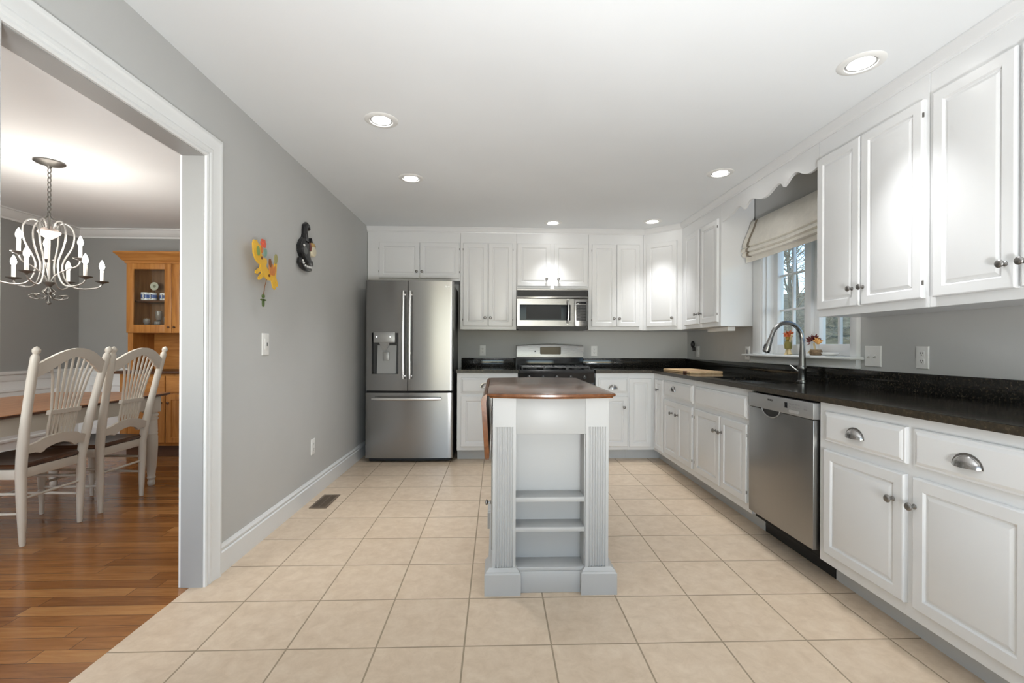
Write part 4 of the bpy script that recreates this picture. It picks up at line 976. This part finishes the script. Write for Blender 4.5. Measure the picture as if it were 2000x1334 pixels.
for y_, z_, a_, b_, r_ in ((2.770, 1.600, 0.012, 0.032, 0.3), (2.796, 1.604, 0.012, 0.034, 0.0), (2.822, 1.600, 0.011, 0.032, -0.3), (2.672, 1.70, 0.012, 0.022, 0.2)): m.prism(ell(y_, z_, a_, b_, r_), 'x', XA + 0.006, XA + 0.010)
m.build('feathers', ORG, t)
m = MB(); m.prism(ell(2.673, 1.652, 0.011, 0.009), 'x', XA + 0.006, XA + 0.010); m.prism(ell(2.760, 1.564, 0.010, 0.008), 'x', XA + 0.006, XA + 0.010); m.build('spots', BRN, t)
m = MB(); m.tube([(XA + 0.004, 2.735, 1.539), (XA + 0.002, 2.722, 1.50), (XA + 0.003, 2.712, 1.47), (XA, 2.706, 1.448)], 0.0018, 6); m.build('wire', BRN, t)
m = MB(); m.prism(ell(2.706, 1.437, 0.013, 0.011), 'x', XA - 0.003, XA + 0.004); m.prism(ell(2.706, 1.416, 0.030, 0.006), 'x', XA - 0.003, XA + 0.004); m.prism(ell(2.706, 1.398, 0.010, 0.022), 'x', XA - 0.003, XA + 0.004); m.build('dangle', mat('dark_green_enamel', (0.08, 0.13, 0.03), 0.5), t)

CATB = paint('black_glaze', (0.012, 0.012, 0.013), 0.25, 0.3, 0, 40); CATC = mat('cream_glaze', (0.70, 0.64, 0.48), 0.35); CATY = mat('ochre_glaze', (0.50, 0.32, 0.10), 0.4)
t = thing('wall_ornament', 'black glazed cat shaped ornament with cream face on the left wall', 'wall ornament', (0, 0, 0))
def relief(m, poly, x0, x1, b=0.010):
    c = Vector((sum(p[0] for p in poly) / len(poly), sum(p[1] for p in poly) / len(poly)))
    def ins(f): return [tuple(c + (Vector(p) - c) * f) for p in poly]
    m.loft([[(x0, y, z) for y, z in poly], [(x1 - b, y, z) for y, z in poly], [(x1 - b * 0.3, y, z) for y, z in ins(0.90)], [(x1, y, z) for y, z in ins(0.72)]])
m = MB(); XC = XL + 0.001
m.tube([(XC + 0.012, y, z) for y, z in [(3.43, 2.000), (3.415, 2.018), (3.385, 2.024), (3.365, 2.010), (3.36, 1.985), (3.362, 1.955), (3.358, 1.925), (3.352, 1.895)]], [0.016, 0.020, 0.023, 0.023, 0.022, 0.024, 0.030, 0.036], 14)
m.build('upturned_tail', CATB, t)
m = MB(); relief(m, [(3.325, 1.925), (3.385, 1.920), (3.412, 1.885), (3.420, 1.84), (3.415, 1.80), (3.44, 1.765), (3.475, 1.757), (3.478, 1.742), (3.42, 1.738), (3.36, 1.745), (3.315, 1.765), (3.285, 1.79), (3.262, 1.815), (3.258, 1.855), (3.285, 1.895)], XC, XC + 0.038); m.build('body', CATB, t)
m = MB(); relief(m, ell(3.452, 1.846, 0.045, 0.040), XC + 0.004, XC + 0.050); hd_ = m.build('face', CATC, t)
m = MB(); relief(m, ell(3.452, 1.884, 0.042, 0.026), XC + 0.004, XC + 0.046); m.build('forehead', CATY, t)
m = MB(); m.prism([(3.43, 1.90), (3.445, 1.945), (3.475, 1.905)], 'x', XC + 0.006, XC + 0.032); m.prism([(3.478, 1.902), (3.522, 1.905), (3.494, 1.868)], 'x', XC + 0.006, XC + 0.032); m.build('ears', CATB, t)
m = MB(); m.tube([(XC + 0.03, 3.405, 1.90), (XC + 0.038, 3.412, 1.87), (XC + 0.036, 3.405, 1.84)], 0.009, 8); m.build('collar', mat('dark_red_glaze', (0.12, 0.02, 0.015), 0.35), t)
m = MB(); m.tube([(XC + 0.018, 3.27, 1.765), (XC + 0.02, 3.262, 1.735), (XC + 0.022, 3.29, 1.712), (XC + 0.022, 3.34, 1.702), (XC + 0.022, 3.40, 1.704), (XC + 0.02, 3.45, 1.712)], [0.016, 0.019, 0.018, 0.017, 0.016, 0.012], 12); m.build('paws', CATB, t)
m = MB()
for y_, z_ in ((3.283, 1.752), (3.30, 1.738), (3.33, 1.724), (3.365, 1.722), (3.40, 1.722), (3.43, 1.725)): m.sphere((XC + 0.034, y_, z_), 0.010, 10, 8, (0.6, 1.3, 0.8))
m.sphere((XC + 0.036, 3.30, 1.862), 0.012, 10, 8, (0.5, 1.3, 0.8)); m.build('white_flecks', PLATE, t)
MB().prism(ell(3.325, 1.828, 0.034, 0.026), 'x', XC + 0.034, XC + 0.0385).build('belly_disc', mat('grey_glaze', (0.10, 0.105, 0.10), 0.3), t)

# ------------------------------------------------------------------ dining room: table
TBX0, TBX1, TBY0, TBY1 = -3.70, -2.752, 2.20, 3.992
t = thing('dining_table', 'long dining table with orange brown top and cream turned legs', 'dining table', (0, 0, 0))
ovp = []
for i in range(9): ovp.append((TBX0 + (TBX1 - TBX0) * i / 8, TBY0 - 0.03 * sin(pi * i / 8)))
for i in range(13): ovp.append((TBX1 + 0.012 * sin(pi * i / 12), TBY0 + (TBY1 - TBY0) * i / 12)) if 0 < i < 12 else None
for i in range(9): ovp.append((TBX1 + (TBX0 - TBX1) * i / 8, TBY1 + 0.03 * sin(pi * i / 8)))
for i in range(13): ovp.append((TBX0 - 0.012 * sin(pi * i / 12), TBY1 + (TBY0 - TBY1) * i / 12)) if 0 < i < 12 else None
m = MB(); m.loft([[(x, y, z) for x, y in inset(ovp, d)] for d, z in ((0.02, 0.730), (0.004, 0.738), (0.0, 0.746), (0.0, 0.751))]); m.build('tabletop_edge', TEDGE, t)
m = MB(); m.loft([[(x, y, z) for x, y in inset(ovp, d)] for d, z in ((0.001, 0.7511), (0.004, 0.755))]); m.build('tabletop', TABLE, t)
AX0, AX1, AY0, AY1 = TBX0 + 0.045, TBX1 - 0.045, TBY0 + 0.06, TBY1 - 0.055
m = MB(); m.box(AX1 - 0.03, AX1 - 0.008, AY0, AY1, 0.625, 0.7295); m.box(AX0 + 0.008, AX0 + 0.03, AY0, AY1, 0.625, 0.7295); m.box(AX0 + 0.03, AX1 - 0.03, AY0 + 0.008, AY0 + 0.03, 0.625, 0.7295); m.box(AX0 + 0.03, AX1 - 0.03, AY1 - 0.03, AY1 - 0.008, 0.625, 0.7295)
m.build('apron', CREAM, t)
lp = [(0.022, 0.0), (0.026, 0.012), (0.026, 0.03), (0.021, 0.045), (0.026, 0.055), (0.030, 0.065), (0.026, 0.078), (0.029, 0.10), (0.038, 0.20), (0.044, 0.32), (0.044, 0.40), (0.041, 0.415), (0.044, 0.425), (0.041, 0.435), (0.043, 0.45), (0.041, 0.50), (0.040, 0.535), (0.046, 0.545), (0.046, 0.556), (0.040, 0.563), (0.047, 0.572), (0.047, 0.583), (0.040, 0.592), (0.044, 0.60)]
for x_ in (AX0 + 0.04, AX1 - 0.04):
    for y_ in (AY0 + 0.04, AY1 - 0.04):
        m = MB(); m.lathe(lp, (x_, y_, 0), 'z', 24); m.box(x_ - 0.046, x_ + 0.046, y_ - 0.046, y_ + 0.046, 0.600, 0.7295, 0.003); m.build('leg', CREAM, t)

# ------------------------------------------------------------------ dining chairs (wheat-sheaf backs)
def make_chair(label):
    t = thing('dining_chair', label, 'chair', (0, 0, 0), 0, 'cream wheat back dining chairs')
    def back_y(z): return 0.0 if z < 0.42 else -0.135 * ((z - 0.42) / 0.72) ** 1.25
    def half_w(z): return 0.182 + 0.010 * min(1, z / 0.45) + (0.050 * max(0, (z - 0.45) / 0.69))
    m = MB()   # seat: saddle board, wider at the front
    sp = [(-0.205, 0.012), (-0.175, -0.004), (0.175, -0.004), (0.205, 0.012), (0.232, 0.36), (0.215, 0.415), (0.16, 0.432), (-0.16, 0.432), (-0.215, 0.415), (-0.232, 0.36)]
    m.loft([[(x, y, z) for x, y in inset(sp, d)] for d, z in ((0.012, 0.440), (0.0, 0.450), (0.0, 0.462), (0.008, 0.470), (0.06, 0.464))]); m.build('seat', SEAT, t)
    m = MB(); m.box(-0.185, 0.185, 0.002, 0.022, 0.385, 0.440, 0.002); m.box(-0.20, 0.20, 0.385, 0.405, 0.385, 0.440, 0.002); m.box(-0.205, -0.187, 0.02, 0.39, 0.385, 0.440, 0.002); m.box(0.187, 0.205, 0.02, 0.39, 0.385, 0.440, 0.002); m.build('seat_apron', CREAM, t)
    zs = [0.0, 0.02, 0.10, 0.22, 0.30, 0.42, 0.50, 0.56, 0.66, 0.80, 0.94, 1.05, 1.085, 1.095, 1.10, 1.112, 1.125, 1.135, 1.142]
    rs = [0.013, 0.015, 0.018, 0.022, 0.024, 0.025, 0.026, 0.026, 0.024, 0.022, 0.022, 0.021, 0.020, 0.014, 0.013, 0.019, 0.019, 0.012, 0.003]
    for s_ in (-1, 1):
        MB().tube([(s_ * half_w(z), back_y(z), z) for z in zs], rs, 14).build('rear_leg', CREAM, t)
        fz = [0.0, 0.02, 0.05, 0.10, 0.16, 0.17, 0.18, 0.24, 0.32, 0.385, 0.44]; fr = [0.012, 0.014, 0.013, 0.016, 0.021, 0.017, 0.021, 0.024, 0.023, 0.022, 0.022]
        MB().tube([(s_ * 0.195, 0.378, z) for z in fz], fr, 12).build('front_leg', CREAM, t)
    m = MB()
    for s_ in (-1, 1):
        for z in (0.185, 0.300): m.tube([(s_ * half_w(z), 0.0, z), (s_ * 0.200, 0.19, z), (s_ * 0.195, 0.378, z)], [0.007, 0.010, 0.007], 8)
    for z in (0.21, 0.325): m.tube([(-0.195, 0.378, z), (0, 0.378, z), (0.195, 0.378, z)], [0.007, 0.011, 0.007], 8)
    m.tube([(-0.186, 0.0, 0.270), (0, 0, 0.270), (0.186, 0, 0.270)], [0.007, 0.009, 0.007], 8)
    m.build('stretchers', CREAM, t)
    def curved_rail(xs, zt, zb, th=0.018, nm='rail'):
        """rail that follows the rake of the back; zt / zb give top and bottom edge along x"""
        rings = []
        for x in xs:
            a, b = zt(x), zb(x); dip = 0.018 * (1 - (x / 0.24) ** 2)
            rings.append([(x, back_y(b) - dip - th / 2, b), (x, back_y(a) - dip - th / 2, a), (x, back_y(a) - dip + th / 2, a), (x, back_y(b) - dip + th / 2, b)])
        return MB().loft(rings).build(nm, CREAM, t, sharp=40)
    N = 24
    hw = half_w(1.05) - 0.004
    crest_t = lambda x: 1.035 + 0.098 * (0.5 + 0.5 * cos(pi * min(1, abs(x) / hw))) ** 0.48
    crest_b = lambda x: 0.965 + 0.113 * (0.5 + 0.5 * cos(pi * min(1, abs(x) / hw))) ** 0.85
    curved_rail([-hw + 2 * hw * i / N for i in range(N + 1)], crest_t, crest_b, nm='crest_rail')
    hw2 = half_w(0.56) - 0.004
    low_t = lambda x: 0.570 + 0.040 * max(0, 1 - (abs(x) / hw2) ** 1.6) + (0.008 if abs(x) < 0.12 else 0)
    low_b = lambda x: 0.528 + 0.030 * max(0.0, cos(pi * min(1, abs(x) / hw2 * 0.9) / 1.0)) - 0.010 * (1 if 0.09 < abs(x) < 0.13 else 0)
    curved_rail([-hw2 + 2 * hw2 * i / N for i in range(N + 1)], low_t, low_b, nm='lower_rail')
    curved_rail([-0.100 + 0.2 * i / 8 for i in range(9)], lambda x: 0.764, lambda x: 0.738, 0.026, 'sheaf_band')
    for i in range(8):
        u = -1 + 2 * i / 7
        def P(x, z): return (x, back_y(z) - 0.018 * (1 - (x / 0.24) ** 2), z)
        xb, xm, xt = 0.085 * u, 0.086 * u, 0.140 * u
        zt = crest_b(xt) + 0.006
        MB().tube([P(xb, 0.60), P(xm, 0.68), P(xm, 0.752), P(xm + 0.25 * (xt - xm), 0.85), P(xm + 0.62 * (xt - xm), 0.96), P(xt, zt)], [0.0055, 0.0075, 0.0065, 0.007, 0.007, 0.006], 8).build('spindle', CREAM, t)
    return t
ch = make_chair('cream wheat back dining chair nearest the doorway, its back to the kitchen')
ch.location = (-2.705, 2.912, 0); ch.rotation_euler = (0, 0, radians(90))
c = copy_tree(ch); c['label'] = 'cream wheat back dining chair with its back to the kitchen, nearer the hutch'; c.location = (-2.71, 3.440, 0)

# ------------------------------------------------------------------ hutch
HX0, HX1, HYF, HYB = -3.865, -2.93, 4.87, 5.278
t = thing('china_hutch', 'honey wood china hutch with glass doors against the dining room wall', 'hutch', (0, 0, 0))
m = MB(); m.box(HX0, HX1, HYF, HYB, 0.115, 0.854, 0.002); m.build('base_carcass', HUTCH, t)
m = MB(); m.box(HX0 + 0.03, HX1 - 0.03, HYF + 0.05, HYB - 0.02, 0.0, 0.115); m.build('toe_base', HDARK, t)
m = MB(); m.box(HX0 - 0.05, HX1 + 0.05, HYF - 0.04, HYB, 0.855, 0.887, 0.008); m.build('counter', HDARK, t)
xm = (HX0 + HX1) / 2
for a, b, kx in ((HX0 + 0.03, xm - 0.004, xm - 0.035), (xm + 0.004, HX1 - 0.03, xm + 0.035)):
    o = MB().xf(Matrix.Translation((0, HYF, 0))).rects(a, b, 0.66, 0.835, [(0, 0), (0, -0.014), (0.006, -0.02), (0.02, -0.02)]).build('drawer', HUTCHX, t, sharp=18)
    MB().xf(Matrix.Translation((0, HYF, 0))).lathe([(0.007, -0.02), (0.006, -0.03), (0.014, -0.038), (0.001, -0.046)], ((a + b) / 2, 0, 0.748), 'y', 14).build('knob', HDARK, o)
    o = MB().xf(Matrix.Translation((0, HYF, 0))).rects(a, b, 0.145, 0.645, [(0, 0), (0, -0.014), (0.006, -0.02), (0.055, -0.02), (0.060, -0.010), (0.07, -0.010), (0.095, -0.017)]).build('door', HUTCH, t, sharp=18)
    MB().xf(Matrix.Translation((0, HYF, 0))).lathe([(0.007, -0.02), (0.006, -0.03), (0.014, -0.038), (0.001, -0.046)], (kx, 0, 0.56), 'y', 14).build('knob', HDARK, o)
UYF = 4.965; UX0, UX1 = HX0 + 0.005, HX1 - 0.005
m = MB(); m.box(UX0, UX0 + 0.055, UYF, HYB, 0.887, 1.278); m.box(UX1 - 0.055, UX1, UYF, HYB, 0.887, 1.278)
m.box(UX0, UX0 + 0.022, UYF, HYB, 1.278, 2.02); m.box(UX1 - 0.022, UX1, UYF, HYB, 1.278, 2.02); m.box(UX0 + 0.022, UX1 - 0.022, UYF, HYB, 1.278, 1.302); m.box(UX0 + 0.022, UX1 - 0.022, UYF, HYB, 2.0, 2.02)
m.build('upper_carcass', HUTCH, t)
m = MB(); m.box(UX0 + 0.022, UX1 - 0.022, HYB - 0.014, HYB, 1.302, 2.0); m.build('upper_back', HBACK, t)
m = MB(); m.box(UX0 + 0.055, UX1 - 0.055, HYB - 0.014, HYB, 0.887, 1.278); m.build('niche_back', HUTCHX, t)
MB().box(UX0 + 0.022, UX1 - 0.022, UYF + 0.03, HYB - 0.014, 1.610, 1.626).build('shelf', HDARK, t)
hp = [(0.0, 2.005), (0.012, 2.005), (0.014, 2.025), (0.03, 2.035), (0.05, 2.07), (0.07, 2.095), (0.078, 2.10), (0.078, 2.118), (0.0, 2.118)]
m = MB(); m.loft([[(UX0 - d, HYB, z) for d, z in hp], [(UX0 - d, UYF - 0.02 - d, z) for d, z in hp], [(UX1 + d, UYF - 0.02 - d, z) for d, z in hp], [(UX1 + d, HYB, z) for d, z in hp]]); m.build('crown', HUTCHX, t, sharp=25)
for a, b, kx in ((UX0, xm - 0.003, xm - 0.03), (xm + 0.003, UX1, xm + 0.03)):
    st = 0.072
    m = MB(); y0, y1 = UYF - 0.022, UYF - 0.001
    m.box(a, a + st, y0, y1, 1.280, 2.018, 0.002); m.box(b - st, b, y0, y1, 1.280, 2.018, 0.002); m.box(a + st, b - st, y0, y1, 1.280, 1.365, 0.002); m.box(a + st, b - st, y0, y1, 1.945, 2.018, 0.002)
    o = m.build('door', HUTCH, t)
    MB().box(a + st, b - st, y0 + 0.009, y0 + 0.012, 1.365, 1.945).build('pane', GLASS, o)
    MB().lathe([(0.008, 0), (0.005, -0.008), (0.012, -0.016), (0.001, -0.024)], (kx, y0, 1.340), 'y', 14).build('knob', HDARK, o)
# china and glass inside
CHINA = mat('white_china', (0.80, 0.81, 0.84), 0.2); BLUE = mat('cobalt_glaze', (0.10, 0.16, 0.42), 0.25)
def mug(x, y, z, label, h=0.075, r=0.036):
    t = thing('mug', label, 'mug', (x, y, z), radians(-75), 'blue and white mugs in the hutch')
    MB().lathe([(r * 0.8, 0), (r, 0.006), (r, h), (r - 0.004, h), (r - 0.005, 0.008), (0.001, 0.007)], (0, 0, 0), 'z', 20).build('cup', CHINA, t)
    MB().lathe([(r + 0.0004, h * 0.28), (r + 0.0008, h * 0.30), (r + 0.0008, h * 0.70), (r + 0.0004, h * 0.72)], (0, 0, 0), 'z', 20, False).build('painted_band', BLUE, t)
    MB().tube([(r - 0.002, 0, h * 0.8), (r + 0.022, 0, h * 0.72), (r + 0.026, 0, h * 0.45), (r + 0.016, 0, h * 0.25), (r - 0.002, 0, h * 0.2)], 0.005, 8).build('handle', CHINA, t)
SHZ = 1.6265
mug(-3.745, 5.06, SHZ, 'blue and white mug at the left end of the hutch shelf', 0.085, 0.045)
mug(-3.655, 5.03, SHZ, 'blue and white mug under the small plate on the hutch shelf', 0.080, 0.036)
mug(-3.565, 5.07, SHZ, 'blue and white mug right of the small plate behind the left hutch door', 0.080, 0.038)
mug(-3.27, 5.05, SHZ, 'blue and white mug behind the right hutch door')
t = thing('plate_stand', 'small decorated plate on a slim stand behind the mugs in the hutch', 'plate', (-3.735, 5.17, SHZ))
m = MB(); m.lathe([(0.03, 0), (0.03, 0.004), (0.006, 0.012), (0.004, 0.12), (0.004, 0.135)], (0, 0, 0), 'z', 14); m.build('stand', HDARK, t)
m = MB(); m.lathe([(0.001, 0.0), (0.025, 0.0), (0.043, -0.006), (0.045, -0.008), (0.043, -0.010), (0.025, -0.005), (0.001, -0.005)], (0, 0, 0.168), 'y', 26); m.build('plate', mat('pale_plate', (0.66, 0.66, 0.55), 0.3), t)
m = MB(); m.lathe([(0.016, -0.0058), (0.010, -0.0066), (0.001, -0.0066)], (0, 0, 0.168), 'y', 18); m.build('centre_motif', mat('sage_motif', (0.30, 0.31, 0.22), 0.4), t)
def goblet(x, y, label, h, r):
    tag(MB().lathe([(r * 0.85, 0), (r * 0.85, 0.003), (0.006, 0.010), (0.0045, h * 0.45), (r * 0.6, h * 0.52), (r, h * 0.72), (r * 0.9, h), (r * 0.86, h), (r * 0.94, h * 0.72), (r * 0.5, h * 0.55), (0.001, h * 0.50)], (x, y, 1.3022), 'z', 18).build('goblet', CRYSTAL), label, 'glass', 'crystal on the hutch floor')
goblet(-3.73, 5.05, 'clear crystal goblet on the hutch floor at the left', 0.13, 0.032)
goblet(-3.655, 5.12, 'tall clear crystal goblet in the middle of the hutch floor behind the left door', 0.22, 0.034)
goblet(-3.60, 5.02, 'short clear crystal goblet in front of the tall one in the hutch', 0.10, 0.03)
goblet(-3.53, 5.06, 'clear crystal goblet on the hutch floor next to the door stile', 0.15, 0.032)
goblet(-3.27, 5.06, 'clear crystal goblet behind the right hutch door', 0.16, 0.033)

# ------------------------------------------------------------------ chandelier
QX, QY = -3.15, 3.355
t = thing('chandelier', 'pewter candle chandelier hanging over the dining table', 'chandelier', (QX, QY, 0))
MB().lathe([(0.085, 2.4395), (0.086, 2.432), (0.074, 2.424), (0.045, 2.415), (0.014, 2.405), (0.010, 2.392), (0.001, 2.39)], (0, 0, 0), 'z', 30).build('canopy', CHMETAL, t)
m = MB(); z = 2.396
k = 0
while z > 2.065:
    pts_ = []
    for i in range(13):
        a = 2 * pi * i / 12; u, v = 0.011 * cos(a), 0.022 * sin(a)
        pts_.append((u, 0, z - 0.018 + v) if k % 2 == 0 else (0, u, z - 0.018 + v))
    m.tube(pts_, 0.003, 6, cap=False); z -= 0.034; k += 1
m.build('chain', CHMETAL, t)
m = MB(); m.tube([(0, 0, 2.07), (0, 0, 1.60)], 0.007, 10); m.build('stem', CHARM, t)
MB().lathe([(0.010, 1.985), (0.046, 1.962), (0.062, 1.945), (0.060, 1.935), (0.040, 1.915), (0.018, 1.898), (0.001, 1.892)], (0, 0, 0), 'z', 24).build('glass_bowl', ROSEG, t)
m = MB()
for i in range(6):
    a = pi / 3 * i + 0.2; c, s_ = cos(a), sin(a)
    m.tube([(c * r, s_ * r, z) for r, z in ((0.010, 2.06), (0.020, 2.045), (0.045, 2.025), (0.060, 1.995), (0.062, 1.955))], 0.005, 8)
m.build('crown_scrolls', CHMETAL, t)
m = MB(); m.lathe([(0.004, 1.60), (0.034, 1.592), (0.030, 1.582), (0.012, 1.560), (0.011, 1.53), (0.016, 1.515), (0.012, 1.50), (0.008, 1.48), (0.008, 1.455), (0.014, 1.448), (0.012, 1.438), (0.001, 1.432)], (0, 0, 0), 'z', 20); m.build('hub', CHMETAL, t)
m = MB()
for i in range(6):
    a = pi / 3 * i + 0.5; c, s_ = cos(a), sin(a)
    m.tube([(c * r, s_ * r, z) for r, z in ((0.010, 1.555), (0.035, 1.525), (0.014, 1.500), (0.03, 1.478), (0.065, 1.470), (0.098, 1.482), (0.104, 1.495), (0.090, 1.503), (0.06, 1.498))], 0.0038, 7)
m.build('bottom_scrolls', CHMETAL, t)
def candle_arm(ang, r, zc, inner, ztop, zlow):
    c, s_ = cos(ang), sin(ang)
    if inner > 0:      # looped arm sprung from the crown
        curve = bez((0.035, 0, ztop - 0.02), (0.045, 0, ztop + 0.065), (0.150, 0, ztop + 0.055), (0.128, 0, ztop - 0.09), 14) \
            + bez((0.128, 0, ztop - 0.09), (0.115, 0, ztop - 0.19), (0.055, 0, ztop - 0.22), (0.070, 0, ztop - 0.31), 12)[1:] \
            + bez((0.070, 0, ztop - 0.31), (0.085, 0, zlow - 0.035), (r * 0.60, 0, zlow - 0.020), (r * 0.80, 0, zlow - 0.006), 12)[1:] + bez((r * 0.80, 0, zlow - 0.006), (r * 0.95, 0, zlow + 0.004), (r, 0, zlow + 0.015), (r, 0, zc), 8)[1:]
    else:
        curve = bez((0.012, 0, 1.60), (0.030, 0, 1.66), (0.075, 0, 1.665), (0.110, 0, zlow + 0.005), 12) + bez((0.110, 0, zlow + 0.005), (r * 0.85, 0, zlow + 0.012), (r, 0, zlow + 0.03), (r, 0, zc), 8)[1:]
    rot = Matrix.Rotation(ang, 4, 'Z')
    ar = MB().xf(rot).tube(curve, 0.0052, 8).build('arm', CHARM, t)
    MB().xf(rot).lathe([(0.005, zc - 0.018), (0.010, zc - 0.008), (0.040, zc + 0.004), (0.042, zc + 0.008), (0.034, zc + 0.006), (0.012, zc + 0.004)], (r, 0, 0), 'z', 20).build('drip_cup', CHMETAL, ar)
    MB().xf(rot).lathe([(0.0105, zc + 0.004), (0.0105, zc + 0.088), (0.007, zc + 0.092)], (r, 0, 0), 'z', 14).build('candle', CANDLE, ar)
    MB().xf(rot).lathe([(0.006, zc + 0.09), (0.014, zc + 0.105), (0.017, zc + 0.120), (0.013, zc + 0.140), (0.005, zc + 0.160), (0.001, zc + 0.168)], (r, 0, 0), 'z', 14).build('bulb', BULB, ar)
    p = rot @ Vector((r, 0, zc + 0.125))
    lamp('candle_light', 'POINT', p, CANDLE_W, (1.0, 0.93, 0.84), parent=t, shadow_soft_size=0.03)
CANDLE_W = 4.6
for i in range(6): candle_arm(radians(52 + 60 * i), 0.285, 1.622, 0.055, 1.985, 1.575)
for i in range(3): candle_arm(radians(18 + 120 * i), 0.175, 1.765, 0, 1.990, 1.690)

# ------------------------------------------------------------------ outdoors beyond the sink window
rnd = random.Random(7)
SOIL = mat('leaf_litter', (0.2, 0.17, 0.1), 0.95); n_, l_, b_ = nodes(SOIL)
nz = noise(SOIL, pos(SOIL, (1.0, 1.0, 1.6)), 2.2, 8, 0.7, 0.4); r_ = ramp(SOIL, [(0.30, (0.055, 0.05, 0.028)), (0.5, (0.15, 0.13, 0.075)), (0.72, (0.30, 0.27, 0.17))])
l_.new(nz.outputs['Fac'], r_.inputs[0]); l_.new(r_.outputs[0], b_.inputs['Base Color'])
m = MB(); NX, NY = 36, 30; grid = []
for i in range(NX + 1):
    row = []
    for j in range(NY + 1):
        x = 2.6 + 48 * i / NX; y = -4 + 60 * j / NY
        d = math.hypot(x - 2.3, y - 3.2); h = -0.7 + 4.6 * (1 / (1 + math.exp(-(d - 15) / 2.6))) + 2.0 * max(0, (d - 26) / 26) + 0.25 * sin(x * 0.7 + y * 0.4) * min(1, d / 10)
        row.append(m._v((x, y, h)))
    grid.append(row)
for a, b in zip(grid, grid[1:]): m.bridge(a, b, False)
struct(m.build('ground_outside', SOIL, sharp=80), 'leaf covered wooded bank outside the window')
def ground_h(x, y):
    d = math.hypot(x - 2.3, y - 3.2)
    return -0.7 + 4.6 * (1 / (1 + math.exp(-(d - 15) / 2.6))) + 2.0 * max(0, (d - 26) / 26) + 0.25 * sin(x * 0.7 + y * 0.4) * min(1, d / 10)
BARK = paint('grey_bark', (0.20, 0.175, 0.13), 0.9, 0.3, 0, 9); TWIG = mat('twig_bark', (0.26, 0.225, 0.165), 0.9)
def tree(x, y, h, seed, label):
    rn = random.Random(seed); z0 = ground_h(x, y) - 0.1
    t = thing('bare_tree', label, 'tree', (x, y, z0), 0, 'bare trees outside the window')
    tr, br = MB(), MB()
    lean = Vector((rn.uniform(-0.15, 0.15), rn.uniform(-0.15, 0.15), 1))
    P = [Vector((0, 0, 0)) + lean * (h * k / 6) + Vector((rn.uniform(-1, 1), rn.uniform(-1, 1), 0)) * 0.05 * k for k in range(7)]
    r0 = 0.008 * h + 0.012
    tr.tube(P, [r0 * (1 - 0.13 * k) for k in range(7)], 8)
    def branch(p, d, L, r, lev):
        n = 5; pts_ = [p]; q = p.copy(); dd = d.normalized()
        for k in range(n):
            dd = (dd + Vector((rn.uniform(-1, 1), rn.uniform(-1, 1), rn.uniform(-0.6, 0.9))) * 0.26).normalized(); q = q + dd * L / n; pts_.append(q.copy())
            if lev < 3 and k > 0:
                for _ in range(1 if lev == 2 else 2):
                    sd = (dd + Vector((rn.uniform(-1, 1), rn.uniform(-1, 1), rn.uniform(-0.5, 0.8))) * 0.9)
                    branch(q.copy(), sd, L * rn.uniform(0.4, 0.6), r * 0.5, lev + 1)
        br.tube(pts_, [r * (1 - 0.16 * k) for k in range(n + 1)], 4 if lev > 1 else 5)
    for k in range(13):
        f = rn.uniform(0.18, 0.98); i = min(5, int(f * 6)); p = P[i].lerp(P[i + 1], f * 6 - i); a = rn.uniform(0, 2 * pi)
        branch(p, Vector((cos(a), sin(a), rn.uniform(0.2, 0.9))), h * rn.uniform(0.28, 0.45) * (1.15 - f * 0.6), r0 * 0.34, 1)
    tr.build('trunk', BARK, t); br.build('branches', TWIG, t)
spots = [(8.8, 13.0, 5.2), (10.6, 15.2, 6.0), (12.2, 18.6, 6.6), (12.9, 16.6, 5.8), (15.0, 21.2, 7.2), (9.6, 11.9, 4.6), (12.0, 14.0, 5.6), (14.6, 17.8, 6.6), (8.0, 12.9, 3.6), (16.8, 19.4, 7.0), (10.6, 19.0, 6.5), (17.5, 16.8, 7.0), (13.6, 20.4, 6.2), (11.4, 17.0, 5.0), (9.4, 14.6, 4.6), (11.2, 13.0, 5.0), (13.2, 15.2, 5.6), (14.2, 19.2, 6.4), (16.0, 17.6, 6.8), (10.0, 16.6, 5.4)]
for k, (x, y, h) in enumerate(spots): tree(x, y, h, 100 + k, 'bare leafless tree among the woods outside the sink window')
